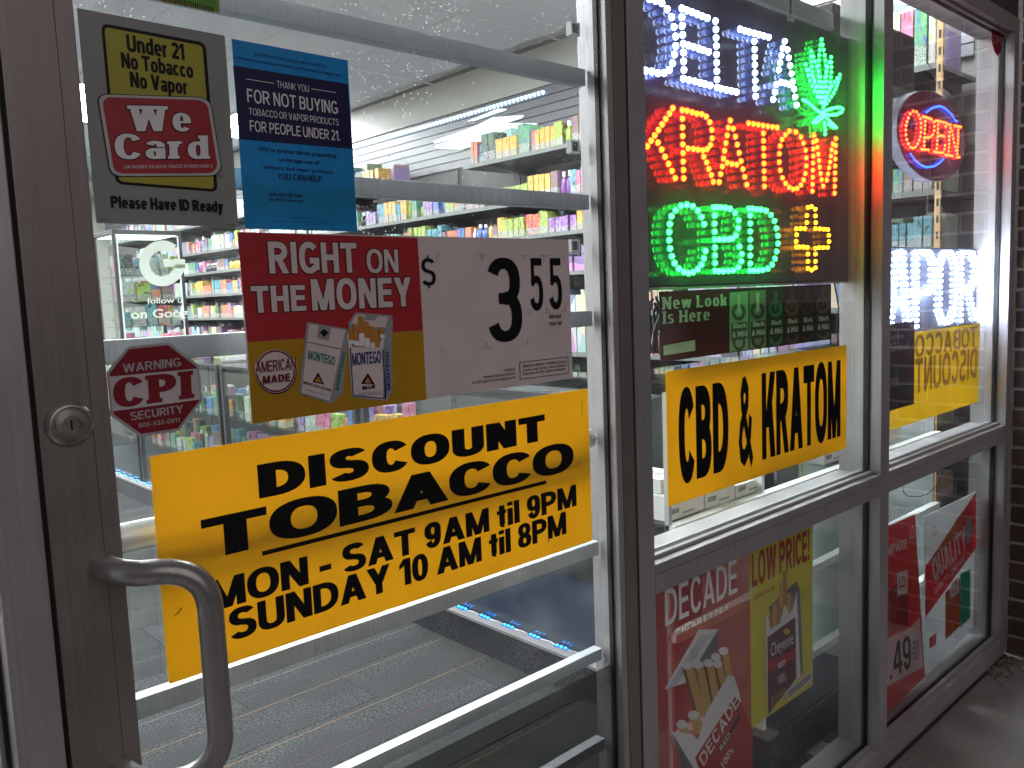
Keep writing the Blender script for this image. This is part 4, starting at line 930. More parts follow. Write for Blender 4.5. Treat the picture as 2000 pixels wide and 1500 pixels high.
# small alarm decal in the corner
z = zoom(1600, 0, 5)
oc = [z(1712,208), z(1748,212), z(1778,250), z(1782,490), z(1742,542), z(1712,500), z(1684,400), z(1690,262)]
w = [P(*p, 0.033) for p in oc]
t = thing('small_alarm_decal', sum(w, Vector())/8, 'small dark red octagonal alarm decal in the top right corner of the right hand window', 'sticker')
MB().prism(w, (0, .0005, 0)).build('backing', dR, t); put_bold('CPI', z(1690,420), z(1776,445), z(1688,335), film('decal_dim', (0.3, 0.14, 0.2), .03), t, 0.033, t=.2, free=True)
# leaning boards at the bottom
def board(name, label, corners, Y, tilt=0.0):
    w = [P(*c, Y) for c in corners]; t = thing(name, sum(w, Vector())/4, label, 'poster'); MB().prism(w, (0, .004, 0)).build('backing', film('board_white', (0.86, 0.87, 0.9), .62), t); return t
z = zoom(1200, 950, 2.5); YL = 0.07
lR = film('board_red', (0.78, 0.07, 0.09), .6); lW = film('board_print_white', (0.9, 0.9, 0.92), .6); lG = film('board_green', (0.01, 0.34, 0.22), .1); lO = film('board_orange', (0.45, 0.10, 0.04), .05)
t = board('compare_poster', 'red price board ending in COMPARE and 49, leaning inside the right hand window', [z(1290,215), z(1468,134), z(1518,930), z(1290,1160)], YL)
shape('red_field', [z(1290,218), z(1468,137), z(1517,928), z(1290,1158)], lR, t, YL-.0004)
put_bold('COMPARE', z(1290,355), z(1430,300), z(1288,305), lW, t, YL-.0004, t=.24, gap=.06, free=True); put_text('LD', z(1440,262), z(1466,250), z(1438,195), lW, t, YL-.0004, .02, free=True)
shape('pack', [z(1345,500), z(1432,440), z(1435,680), z(1350,720)], film('board_dark_red', (0.26, 0.02, 0.03), .05), t, YL-.0008)
shape('pack_label', [z(1380,425), z(1432,405), z(1432,520), z(1382,535)], lW, t, YL-.0012); put_text('LD', z(1392,498), z(1422,488), z(1391,440), lR, t, YL-.0012, .02, free=True)
shape('price_field', [z(1290,760), z(1445,690), z(1490,640), z(1510,880), z(1345,970), z(1290,990)], lW, t, YL-.0006)
put_bold('49', z(1365,930), z(1450,880), z(1358,768), INK, t, YL-.0008, t=.17, gap=.06, free=True); put_text('.', z(1345,945), z(1355,940), z(1345,850), INK, t, YL-.0008, .05, free=True)
for k, s in enumerate(('PER', 'PACK', 'PLUS', 'TAX')): put_text(s, z(1458,775+k*26), z(1485,762+k*26), z(1458,757+k*26), INK, t, YL-.0008, .02, free=True)
t = board('quality_poster', 'white and red QUALITY board leaning in the far corner of the right hand window', [z(1519,146), z(1766,26), z(1752,690), z(1517,930)], YL+.012)
YQ = YL+.0116
shape('red_band', [z(1766,28), z(1766,300), z(1519,640), z(1519,392)], lR, t, YQ); shape('flame', [z(1560,335), z(1700,120), z(1700,190), z(1560,390)], lO, t, YQ-.0004, .01)
put_bold('QUALITY', z(1560,470), z(1722,300), z(1545,360), lW, t, YQ-.0008, t=.24, gap=.06, free=True); put_bold('DARE TO COMPARE', z(1565,530), z(1712,360), z(1560,500), lW, t, YQ-.0008, t=.2, gap=.08, free=True)
mp_ = [(1722,150),(1745,150),(1742,185),(1756,190),(1752,230),(1738,240),(1734,275),(1718,282),(1720,245),(1706,240),(1712,205),(1722,195)]
shape('plus', [z(*p) for p in mp_], film('board_steel', (0.28, 0.31, 0.36), .05), t, YQ-.0008)
put_text('LD', z(1551,245), z(1572,235), z(1550,198), lR, t, YQ-.0004, .0, free=True)
shape('red_pack', [z(1616,520), z(1688,450), z(1690,680), z(1616,750)], lO, t, YQ-.0010); shape('green_pack', [z(1690,430), z(1738,400), z(1738,640), z(1690,690)], lG, t, YQ-.0010)
shape('pack_label', [z(1638,470), z(1682,440), z(1682,520), z(1640,552)], lW, t, YQ-.0014); put_text('LD', z(1648,525), z(1674,505), z(1647,475), lR, t, YQ-.0014, .0, free=True)
shape('badge', [z(1538,740), z(1572,715), z(1572,770), z(1538,795)], lR, t, YQ-.0004)
for k in range(5): line('fine_print', z(1535,850+k*12), z(1615,790+k*12), 0.001, lW if 0 else film('fine_grey', (0.35, 0.35, 0.38), .02), t, YQ-.0004)
# ================================================================ LED SIGNS
def led_mats(n, front, sf_, back, sb): return emit('led_'+n, front, sf_), emit('led_body_'+n, back, sb)
LED = {'white': led_mats('white', (0.62, 0.80, 1.0), 22, (0.10, 0.20, 1.0), 9), 'red': led_mats('red', (1.0, 0.034, 0.002), 42, (1.0, 0.004, 0.02), 12),
       'green': led_mats('green', (0.010, 1.0, 0.05), 42, (0.0, 1.0, 0.10), 7), 'amber': led_mats('amber', (1.0, 0.36, 0.01), 10, (1.0, 0.28, 0.0), 4),
       'bigwhite': led_mats('bigwhite', (0.72, 0.80, 1.0), 120, (0.35, 0.5, 1.0), 9), 'blue': led_mats('blue', (0.03, 0.10, 1.0), 9, (0.02, 0.03, 1.0), 4.0),
       'openred': led_mats('openred', (1.0, 0.055, 0.004), 26, (1.0, 0.006, 0.05), 16)}
led_me = {}
def led_mesh(col, r):
    k = (col, round(r, 5))
    if k in led_me: return led_me[k]
    mb = MB(); seg = 10; fr = []
    rings = [(0.0, -1.0), (0.6, -0.8), (0.95, -0.3), (1.0, 0.1), (0.9, 0.5), (0.0, 0.62)]
    for (ra, ya), (rb, yb) in zip(rings, rings[1:]):
        for q in range(seg):
            a0 = 2*math.pi*q/seg; a1 = 2*math.pi*(q+1)/seg
            pts = [(ra*r*math.cos(a0), ya*r, ra*r*math.sin(a0)), (ra*r*math.cos(a1), ya*r, ra*r*math.sin(a1)), (rb*r*math.cos(a1), yb*r, rb*r*math.sin(a1)), (rb*r*math.cos(a0), yb*r, rb*r*math.sin(a0))]
            if ra == 0: pts = pts[1:]
            if rb == 0: pts = pts[:3]
            mb.poly(pts); fr.append(0 if yb <= 0.11 else 1)
    me = bpy.data.meshes.new('led'); me.from_pydata(mb.v, [], mb.f)
    me.materials.append(LED[col][0]); me.materials.append(LED[col][1])
    for p, k2 in zip(me.polygons, fr): p.material_index = k2
    led_me[k] = me; return me
def put_led(p, col, r, parent, sx=1.0):
    o = bpy.data.objects.new('led', led_mesh(col, r)); COL.objects.link(o); o.parent = parent; o.location = Vector(p)-ORG[parent.name]; o.scale = (sx, 1, 1)
def dots(pts, col, r, parent, Y, zz, step=None, closed=False, n=None):
    w = [P(*zz(*p), Y) for p in pts]
    if closed: w.append(w[0])
    if step is None and n is None:
        for p in w: put_led(p, col, r, parent)
        return
    seg = [(b-a).length for a, b in zip(w, w[1:])]; tot = sum(seg)
    cnt = n or max(2, round(tot/step)+1); cnt_ = cnt if not closed else cnt+1
    for k in range(cnt):
        s = tot*k/(cnt_-1); i = 0
        while i < len(seg)-1 and s > seg[i]: s -= seg[i]; i += 1
        put_led(w[i].lerp(w[i+1], min(1, s/max(seg[i], 1e-9))), col, r, parent)
def sheet_gloss(name, c, rough=0.02, spec=0.5):
    m, nt, out = new_mat(name); b = N(nt, 'ShaderNodeBsdfPrincipled'); b.inputs['Base Color'].default_value = rgba(c)
    b.inputs['Roughness'].default_value = rough; b.inputs['Specular IOR Level'].default_value = spec
    L(nt, b.outputs[0], out.inputs[0]); return m
M_BOARD = sheet_gloss('black_acrylic', (0.075, 0.065, 0.085), 0.04, 0.35)
M_BOARD2 = sheet_gloss('black_sign_case', (0.02, 0.02, 0.024), 0.3, 0.4)
# --- board one
YB = 0.088; YLd = 0.070
xr = P(1661, 300, YB).x; zb_ = P(1664, 548, YB).z; zt_ = P(1661, 75, YB).z; xl = 1.19
t = thing('led_board', ((xl+xr)/2, YB, (zb_+zt_)/2), 'black LED board with lit words DELTA, KRATOM and CBD in white, red and green', 'LED sign')
box('case', M_BOARD2, t, xl, xr, YB+.004, YB+.022, zb_, zt_, .002)
box('face_sheet', M_BOARD, t, xl+.003, xr-.012, YB, YB+.003, zb_+.004, zt_-.004)
M_SHEET = glass('clear_sign_sheet', tint=(0.96, 0.96, 0.97), boost=0.35)
box('clear_sheet', M_SHEET, t, xl+.003, xr-.012, YB-.007, YB-.0045, zb_+.004, zt_-.004)
box('edge_strip', MATS.get('led_strip_edge') or film('case_edge', (0.3, 0.3, 0.33), 0), t, xl, xr, YB+.002, YB+.012, zb_-.0045, zb_-.0003)
z = zoom(1100, 0, 3.3333); R_ = 0.0058
for pts in ([(600,5),(640,20),(675,60),(703,112),(720,175),(730,238),(731,300),(723,355),(710,412),(688,455),(655,475),(615,477),(575,466),(535,460)], [(560,-6)],
            [(770,112),(772,170),(776,228),(780,285),(781,342),(782,400),(784,456)],[(770,55),(803,68),(838,80),(871,93),(904,106),(937,118)],[(814,296),(847,306),(881,317),(912,327),(945,338)],[(780,512),(818,523),(855,530),(890,539),(921,548),(955,557)],
            [(990,138),(992,192),(993,247),(995,300),(996,355),(997,409),(998,464),(999,518)],[(1000,570),(1028,578),(1062,586),(1095,593),(1126,600)],
            [(1150,190),(1180,200),(1210,209),(1243,217),(1273,226),(1304,234),(1336,243)],[(1242,270),(1244,322),(1245,374),(1246,423),(1247,475),(1248,527),(1249,577),(1250,628)],
            [(1440,270),(1427,315),(1418,362),(1410,410),(1401,456),(1385,550),(1376,600),(1365,648),(1458,325),(1466,377),(1475,428),(1485,480),(1493,533),(1501,580),(1508,632),(1517,684),(1416,536),(1444,541),(1470,550)]):
    dots(pts, 'white', R_*1.1, t, YLd, z)
for pts in ([(712,705),(690,740),(665,775),(642,811),(618,847),(594,882),(570,917),(545,953),(615,929),(639,974),(661,1021),(684,1067),(706,1113),(727,1160)],
            [(773,718),(774,773),(775,830),(776,886),(777,941),(778,997),(779,1052),(781,1107),(783,1161)],[(805,722),(838,732),(868,741),(900,744),(929,760),(952,796),(966,846),(968,901),(957,945),(935,971),(907,979),(876,975),(846,970),(811,967)],[(913,1020),(932,1058),(946,1100),(962,1140),(975,1184)],
            [(1085,785),(1073,832),(1065,882),(1057,932),(1048,982),(1041,1033),(1034,1084),(1023,1134),(1013,1186),(1105,838),(1119,890),(1131,942),(1143,996),(1156,1049),(1168,1101),(1180,1151),(1193,1203),(1066,1060),(1097,1068),(1128,1072)],
            [(1205,803),(1237,808),(1268,813),(1299,818),(1330,823),(1361,827),(1390,831)],[(1301,868),(1302,917),(1303,966),(1304,1015),(1305,1065),(1306,1114),(1307,1163),(1308,1213)],
            [(1470,853),(1512,860),(1545,893),(1562,932),(1575,978),(1580,1028),(1580,1080),(1574,1130),(1562,1172),(1545,1205),(1521,1227),(1494,1232),(1468,1219),(1445,1194),(1425,1158),(1411,1109),(1404,1056),(1405,1001),(1410,951),(1422,908),(1444,878)],
            [(1628,882),(1627,925),(1626,970),(1625,1016),(1624,1062),(1623,1108),(1622,1155),(1621,1200),(1620,1245),(1647,916),(1652,960),(1658,1004),(1663,1046),(1668,1088),(1673,1130),(1680,1170),(1690,1212),(1753,938),(1745,976),(1740,1016),(1735,1055),(1728,1093),(1721,1133),(1713,1172),(1772,903),(1771,947),(1770,992),(1769,1036),(1768,1081),(1767,1126),(1766,1170),(1765,1214),(1764,1258)]):
    dots(pts, 'red', R_, t, YLd, z)
z = zoom(1200, 400, 2.307)
for pts in ([(403,87),(391,55),(375,27),(352,7),(326,0),(299,5),(275,25),(256,52),(249,87),(246,123),(246,160),(250,197),(258,232),(270,263),(289,288),(312,303),(333,308),(354,303),(375,290),(391,270),(402,242),(409,208)],
            [(451,48),(450,85),(451,121),(450,157),(452,193),(452,228),(452,262),(445,12),(462,11),(480,12),(500,14),(520,18),(543,36),(558,70),(556,105),(546,138),(472,156),(494,156),(515,155),(530,153),(562,188),(573,222),(570,255),(557,282),(535,296),(513,298),(490,299),(470,299),(452,298)],
            [(611,48),(611,84),(611,120),(611,157),(611,193),(611,229),(611,265),(604,18),(622,18),(641,20),(660,22),(682,27),(704,46),(720,73),(729,106),(735,140),(736,175),(730,210),(722,243),(709,270),(690,288),(668,294),(648,296),(628,297),(609,297)]):
    dots(pts, 'green', R_, t, YLd, z)
dots([(871,12),(887,8),(904,20),(905,50),(906,80),(905,107),(925,108),(944,110),(961,112),(965,138),(966,166),(960,192),(941,193),(922,193),(905,196),(905,222),(905,255),(905,284),(888,294),(871,286),(871,255),(871,222),(868,192),(850,190),(832,190),(819,190),(818,165),(820,135),(819,108),(838,107),(857,107),(866,80),(866,48)], 'amber', R_*.9, t, YLd, z)
# the green leaf
z = zoom(1100, 0, 3.3333)
cx_, cy_ = 1692, 700
def blade(tx, ty, w, n):
    pts = []
    for k in range(n+1): s = k/n; pts.append((cx_+(tx-cx_)*s+w*math.sin(math.pi*s), cy_+(ty-cy_)*s))
    for k in range(n-1, 0, -1): s = k/n; pts.append((cx_+(tx-cx_)*s-w*math.sin(math.pi*s), cy_+(ty-cy_)*s))
    return pts
for tx, ty, w, n in ((1680,258,26,13),(1612,335,22,11),(1742,372,20,10),(1577,420,16,8),(1800,488,18,9)): dots(blade(tx, ty, w, n), 'green', R_*.72, t, YLd, z)
dots([(1560,650),(1590,665),(1620,690),(1650,720),(1690,740),(1735,750),(1780,745),(1812,728),(1820,708),(1800,700),(1765,702),(1725,714),(1690,728)], 'green', R_*.6, t, YLd, z, step=.009)
dots([(1692,745),(1665,760),(1640,780),(1622,800),(1650,798),(1680,775),(1700,755),(1725,780),(1750,805),(1778,832),(1755,830),(1725,808)], 'green', R_*.6, t, YLd, z, step=.009)
dots([(1700,800),(1702,822),(1704,845),(1703,872)], 'green', R_*.7, t, YLd, z)
hw = MB(); a = P(1544, 28, YB+.01)
hw.tube([a, a+Vector((0, 0, 0.10))], 0.0022, 8); hw.build('hanging_cord', M_GASKET, t)
cw = MB().tube([P(1628, 548, .1), P(1634, 575, .1), P(1638, 600, .1), P(1634, 640, .1), P(1640, 700, .1)], 0.002, 8).build('power_cord', M_GASKET, t)

# --- OPEN sign
z = zoom(1720, 150, 5.556); YO = 0.10
cO = P(*z(550, 640), YO); rx = (P(*z(922,700), YO).x-P(*z(178,600), YO).x)/2; cO.x = (P(*z(922,700), YO).x+P(*z(178,600), YO).x)/2
rz = (P(*z(cO.x and 500,132), YO).z-P(*z(650,1145), YO).z)/2; cO.z = (P(*z(500,132), YO).z+P(*z(650,1145), YO).z)/2
t = thing('open_sign', cO, 'oval hanging LED sign with OPEN in red dots between two blue arcs', 'LED sign')
el = [cO+Vector((rx*math.cos(a), 0, rz*math.sin(a))) for a in [2*math.pi*k/56 for k in range(56)]]
MB().prism([p+Vector((0, .002, 0)) for p in el], (0, .030, 0)).build('case', solid('white_sign_case', (0.45, 0.45, 0.55), 0.4, var=.04), t, smooth=True)
MB().prism([cO+(p-cO)*.985 for p in el], (0, .0019, 0)).build('face_sheet', sheet_gloss('maroon_acrylic', (0.18, 0.03, 0.09), .08), t)
YO2 = YO-.006; ro = .0042
for pts in ([(350,375),(385,382),(410,415),(428,455),(437,505),(437,553),(435,602),(428,648),(415,688),(398,728),(375,760),(350,775),(322,765),(298,728),(280,682),(272,630),(270,578),(273,530),(283,487),(298,447),(318,402)],
            [(458,432),(480,437),(503,445),(526,452),(548,462),(575,490),(582,538),(578,586),(562,628),(540,650),(515,658),(490,660),(482,484),(479,527),(477,572),(475,615),(472,662),(471,705),(469,748),(440,785),(462,788),(487,791),(515,795)],
            [(600,478),(625,482),(650,487),(678,493),(705,501),(702,540),(621,522),(619,565),(617,607),(612,692),(610,736),(607,778),(615,650),(640,638),(662,640),(685,645),(578,812),(600,817),(625,821),(650,826),(674,822),(690,786),(696,745)],
            [(727,517),(752,520),(755,556),(745,602),(742,645),(741,688),(740,730),(738,770),(735,810),(770,588),(778,630),(787,673),(796,714),(806,757),(815,798),(703,846),(727,850),(752,854),(775,858),(840,577),(838,613),(838,651),(836,687),(834,724),(832,762),(830,800),(828,836),(827,872),(850,874),(800,532),(822,536),(845,541),(866,546)]):
    dots(pts, 'openred', ro, t, YO2, z)
dots([(495,385),(560,338),(640,316),(700,345),(770,410),(808,480),(828,480)], 'blue', ro*.8, t, YO2, z, step=.013)
dots([(325,840),(370,905),(435,960),(500,982),(580,970),(640,932),(678,893)], 'blue', ro*.8, t, YO2, z, step=.013)
ch = MB(); a = P(1845, 190, YO+.01); b = P(1812, 122, YO+.01)
for k in range(18):
    c = a.lerp(b, k/18); d = (b-a).normalized(); n_ = Vector((0, 1, 0)) if k % 2 else Vector((d.z, 0, -d.x))
    ring = [c+d*.0055*math.cos(q)+n_*.003*math.sin(q) for q in [2*math.pi*i/8 for i in range(9)]]
    ch.tube(ring, .0007, 5, cap=False)
ch.build('chain', solid('steel_chain', (0.25, 0.25, 0.27), .3, metal=.9), t)
for px_ in (1813, 1838): MB().tube([P(px_, 355, YO), P(px_-2, 420, YO)], .0011, 6).build('cord', MATS['steel_chain'], t)
# --- VAPOR sign: white dots, stretched sideways to stand for their ghost reflections
z = zoom(1720, 470, 3.846); YV = 0.10
xa, xb = 2.20, P(*z(735,300), YV).x; zt_ = P(*z(500,55), YV).z; zb_ = P(*z(500,650), YV).z
t = thing('vapor_sign', ((xa+xb)/2, YV, zt_), 'bright white LED sign reading VAPOR in the right hand window', 'LED sign')
box('case', M_BOARD2, t, xa, xb, YV+.003, YV+.022, zb_, zt_, .003)
box('face_sheet', sheet_gloss('blue_black_acrylic', (0.22, 0.26, 0.4), .08), t, xa+.004, xb-.004, YV, YV+.0028, zb_+.004, zt_-.004)
zA = zb_+.016; zB = zt_-.014; Hh = zB-zA; wl = (xb-xa-.02)/5
GL = {'V': [[(0,1),(.5,0),(1,1)]], 'A': [[(0,0),(.38,1),(.62,1),(1,0)],[(.2,.33),(.8,.33)]], 'P': [[(0,0),(0,1),(.75,1),(1,.86),(1,.58),(.75,.44),(0,.44)]],
      'O': [[(.3,0),(0,.18),(0,.82),(.3,1),(.7,1),(1,.82),(1,.18),(.7,0),(.3,0)]], 'R': [[(0,0),(0,1),(.75,1),(1,.86),(1,.6),(.75,.46),(0,.46)],[(.55,.46),(1,0)]]}
for i, chx in enumerate('VAPOR'):
    for pl in GL[chx]:
        w = [Vector((xa+.012+wl*(i+.08+.72*u), YV-.006, zA+Hh*v)) for u, v in pl]
        seg = [(b-a).length for a, b in zip(w, w[1:])]; tot = sum(seg); cnt = max(2, round(tot/.0185))
        for k in range(cnt+1):
            s = tot*k/cnt; j = 0
            while j < len(seg)-1 and s > seg[j]: s -= seg[j]; j += 1
            put_led(w[j].lerp(w[j+1], min(1, s/seg[j])), 'bigwhite', .0052, t, 2.3)

# ================================================================ SHOWCASES ALONG THE AISLE
M_DECK = sheet_gloss('dark_blue_deck', (0.010, 0.014, 0.035), 0.28, .35)
M_TRIM = solid('pale_trim', (0.17, 0.16, 0.165), .5, var=.08, scale=30)
pl_t = thing('showcase_plinth', (2.2, 3.3, 0), 'low plinth clad in dark ribbed carpet under the glass showcases, with a pale edge strip', 'plinth')
box('carpet_facing', M_CARPET_D, pl_t, 1.905, 1.912, 0.2, 6.9, 0.0, 0.114)
box('carpet_facing', M_CARPET_D, pl_t, 1.905, 2.52, 0.193, 0.1995, 0.0, 0.114)
box('body', M_DARKMETAL, pl_t, 1.9125, 2.52, 0.2, 6.9, 0.0, 0.113)
box('edge_strip', M_TRIM, pl_t, 1.898, 1.946, 0.19, 6.9, 0.1145, 0.126, .002)
box('deck', M_DECK, pl_t, 1.9465, 2.50, 0.2, 6.9, 0.1135, 0.1185)
box('back_rail', M_GREYMETAL, pl_t, 2.5005, 2.52, 0.2, 6.9, 0.1135, 0.135)
ls = thing('led_light_strip', (1.93, 3.0, 0.127), 'chain of small bright blue LED modules stuck along the pale edge of the plinth', 'LED strip')
E_BLUE = emit('led_module_blue', (0.02, 0.33, 1.0), 22); E_BODY = emit('led_module_body', (0.0, 0.16, 0.9), 1.6)
k = 0; yv = 0.86; mm_ = None; prev = None
while yv < 6.8:
    xx = 1.936+random.uniform(-.001, .001); ang = random.uniform(-.06, .06)
    if mm_ is None:
        b_ = MB().box(-.006, .006, -.030, .030, 0, .004).build('led_module', E_BODY, None, .0015); b_.parent = ls; mm_ = b_.data
        d_me = bpy.data.meshes.new('diode'); q = MB()
        for s in (-.019, 0, .019): q.tube([(0, s, .0035), (0, s, .0062)], [.0052, .003], 10)
        d_me.from_pydata(q.v, [], q.f); d_me.materials.append(E_BLUE)
    else: b_ = bpy.data.objects.new('led_module', mm_); COL.objects.link(b_); b_.parent = ls
    b_.location = Vector((xx, yv, .1262))-ORG[ls.name]; b_.rotation_euler = (0, 0, ang)
    d_ = bpy.data.objects.new('diode', d_me); COL.objects.link(d_); d_.parent = b_
    cur = Vector((xx, yv-.03, .128))
    if prev: MB().tube([prev, prev.lerp(cur, .35)+Vector((random.uniform(-.004, .004), 0, .003)), prev.lerp(cur, .7)+Vector((random.uniform(-.004, .004), 0, .002)), cur], .0012, 6).build('wire', M_WHITE, ls)
    prev = Vector((xx, yv+.03, .128)); yv += .133
# glass cases standing on it
cases = [(0.62, 2.19), (2.23, 3.63), (3.67, 5.05), (5.09, 6.85)]
ITEMC = [(0.34,0.04,0.05),(0.05,0.09,0.28),(0.06,0.20,0.07),(0.40,0.27,0.04),(0.34,0.34,0.35),(0.17,0.06,0.24),(0.40,0.13,0.03),(0.02,0.02,0.025),(0.06,0.22,0.27),(0.38,0.11,0.20),(0.13,0.08,0.045),(0.22,0.32,0.04)]
CN = ['red', 'blue', 'green', 'yellow', 'white', 'purple', 'orange', 'black', 'teal', 'pink', 'brown', 'lime']
def pack_mat(i):
    nm = 'printed_carton_%d' % i
    if nm in MATS: return MATS[nm]
    m, nt, out = new_mat(nm); b = N(nt, 'ShaderNodeBsdfPrincipled'); b.inputs['Roughness'].default_value = .35
    c = ITEMC[i]; oi = N(nt, 'ShaderNodeObjectInfo'); tc = N(nt, 'ShaderNodeTexCoord')
    ad = N(nt, 'ShaderNodeVectorMath', operation='ADD'); cb = N(nt, 'ShaderNodeCombineXYZ'); ml = N(nt, 'ShaderNodeMath', operation='MULTIPLY'); ml.inputs[1].default_value = 37.0
    L(nt, oi.outputs['Random'], ml.inputs[0]); [L(nt, ml.outputs[0], cb.inputs[k]) for k in range(3)]; L(nt, tc.outputs['Generated'], ad.inputs[0]); L(nt, cb.outputs[0], ad.inputs[1])
    no = N(nt, 'ShaderNodeTexNoise'); no.inputs['Scale'].default_value = 2.6; no.inputs['Detail'].default_value = 4; no.inputs['Distortion'].default_value = 1.5; L(nt, ad.outputs[0], no.inputs['Vector'])
    c2 = ITEMC[(i*5+3) % 12]
    base = ramp(nt, no.outputs['Fac'], [(0.40, c), (0.52, tuple(min(1, x*1.3+.06) for x in c)), (0.60, c2)])
    sx = N(nt, 'ShaderNodeSeparateXYZ'); L(nt, tc.outputs['Generated'], sx.inputs[0])
    band = ramp(nt, sx.outputs['Z'], [(0.0, (0, 0, 0)), (0.10, (1, 1, 1)), (0.34, (1, 1, 1)), (0.36, (0, 0, 0))])
    vo = N(nt, 'ShaderNodeTexNoise'); vo.inputs['Scale'].default_value = 14; mp = N(nt, 'ShaderNodeMapping'); mp.inputs['Scale'].default_value = (1, 1, 3); L(nt, ad.outputs[0], mp.inputs[0]); L(nt, mp.outputs[0], vo.inputs['Vector'])
    lab = ramp(nt, vo.outputs['Fac'], [(0.48, (0.46, 0.46, 0.45)), (0.52, tuple(x*.4 for x in c))])
    L(nt, mixc(nt, band, base, lab), b.inputs['Base Color']); L(nt, b.outputs[0], out.inputs[0]); return m
cube_me = {}
def carton_mesh(i):
    if i in cube_me: return cube_me[i]
    me = bpy.data.meshes.new('carton'); q = MB().box(-.5, .5, -.5, .5, 0, 1); me.from_pydata(q.v, [], q.f)
    bm = bmesh.new(); bm.from_mesh(me); bmesh.ops.bevel(bm, geom=bm.edges[:], offset=.025, segments=1, affect='EDGES'); bm.to_mesh(me); bm.free()
    me.materials.append(pack_mat(i)); cube_me[i] = me; return me
bot_me = {}
def bottle_meshes(i):
    if i in bot_me: return bot_me[i]
    q = MB().tube([(0,0,0),(0,0,.02),(0,0,.62),(0,0,.74),(0,0,.78)], [.46,.5,.5,.24,.2], 14); a = bpy.data.meshes.new('bottle'); a.from_pydata(q.v, [], q.f); a.materials.append(solid('bottle_%d' % i, ITEMC[i], .2, var=.2, scale=3))
    for p in a.polygons: p.use_smooth = True
    q = MB().tube([(0,0,.781),(0,0,.98),(0,0,1)], [.24,.24,.2], 12); b = bpy.data.meshes.new('cap'); b.from_pydata(q.v, [], q.f); b.materials.append(M_WHITE if i % 3 else M_GASKET)
    bot_me[i] = (a, b); return a, b
def carton(x, y, z_, sx, sy, sz, i, label, group, rz=0.0, cat='carton'):
    o = bpy.data.objects.new('product_carton' if 'wall shelves' in group else 'small_box', carton_mesh(i)); COL.objects.link(o); o.location = (x, y, z_); o.scale = (sx, sy, sz); o.rotation_euler = (0, 0, rz); tag(o, label, cat, group); return o
def bottle(x, y, z_, d, h, i, label, group):
    a, b = bottle_meshes(i); o = bpy.data.objects.new('liquid_bottle', a); COL.objects.link(o); o.location = (x, y, z_); o.scale = (d, d, h)
    c = bpy.data.objects.new('cap', b); COL.objects.link(c); c.parent = o; tag(o, label, 'bottle', group); return o
for ci, (ya_, yb_) in enumerate(cases):
    where = ['nearest the door', 'second from the door', 'third from the door', 'farthest from the door'][ci]
    t = thing('glass_showcase', (2.2, (ya_+yb_)/2, .119), 'long glass showcase with black posts on the plinth, %s' % where, 'showcase', 'glass showcases along the aisle')
    zT = 0.98
    g = MB(); g.box(1.950, 1.955, ya_+.03, yb_-.03, .12, zT-.02)
    g.build('front_glass', M_GLASS_C, t)
    box('top_glass', M_GLASS_C, t, 1.95, 2.49, ya_+.003, yb_-.003, zT+.0165, zT+.0225)
    for yy_ in (ya_, yb_-.028): box('post', M_DARKMETAL, t, 1.946, 1.974, yy_, yy_+.028, .1195, zT-.0005, .002)
    box('top_frame', M_DARKMETAL, t, 1.946, 1.974, ya_, yb_, zT, zT+.016, .002); box('top_frame', M_DARKMETAL, t, 2.47, 2.495, ya_, yb_, zT, zT+.016, .002)
    box('back_panel', M_DARKMETAL, t, 2.485, 2.495, ya_, yb_, .1195, zT-.0005)
    for zs in (0.40, 0.68):
        if ci == 0 and zs < .5: continue
        box('glass_shelf', M_GLASS_C, t, 1.98, 2.48, ya_+.005, yb_-.005, zs, zs+.006)
    levels = ((.119, .14), (.406, .15), (.686, .16)) if ci else ((.686, .05),)
    if ci == 3: levels = ((.686, .16),)
    for li, (zs, hm) in enumerate(levels):
        for row, xx in enumerate((2.03, 2.16, 2.30)):
            if ci == 0 and row == 2: continue
            y_ = ya_+.07
            while y_ < yb_-.08:
                wy = random.uniform(.035, .085); wx = random.uniform(.03, .07); h = random.uniform(.45, 1)*hm; i = random.randrange(12)
                if ci > 0 and zs < .2 and row == 0: h *= .6
                lab = '%s boxed item on the %s shelf of the showcase %s, %s row' % (CN[i], {.119: 'bottom', .406: 'middle', .686: 'top'}[zs], where, ['front', 'middle', 'back'][row])
                if random.random() < .72: carton(xx, y_+wy/2, zs+.0005, wx, wy, h, i, lab, 'small boxed goods in the glass showcases', random.uniform(-.15, .15))
                elif random.random() < .6: bottle(xx, y_+wy/2, zs+.0005, min(wx, wy)*.6, h, i, lab.replace('boxed item', 'bottle'), 'bottles in the glass showcases')
                y_ += wy+random.uniform(.008, .05)
# flat goods and signs on top of the far cases
for k in range(22):
    y_ = 2.3+k*.13+random.uniform(-.02, .02); i = random.randrange(12)
    carton(2.1+random.uniform(-.05, .2), y_, 1.003, random.uniform(.06, .14), random.uniform(.06, .11), random.uniform(.03, .16), i, '%s display carton on top of the glass showcases, %s' % (CN[i], ['nearest the door', 'over the second case', 'over the third case', 'near the tall cabinet'][min(3, k//6)]), 'cartons on top of the showcases', random.uniform(-.3, .3))
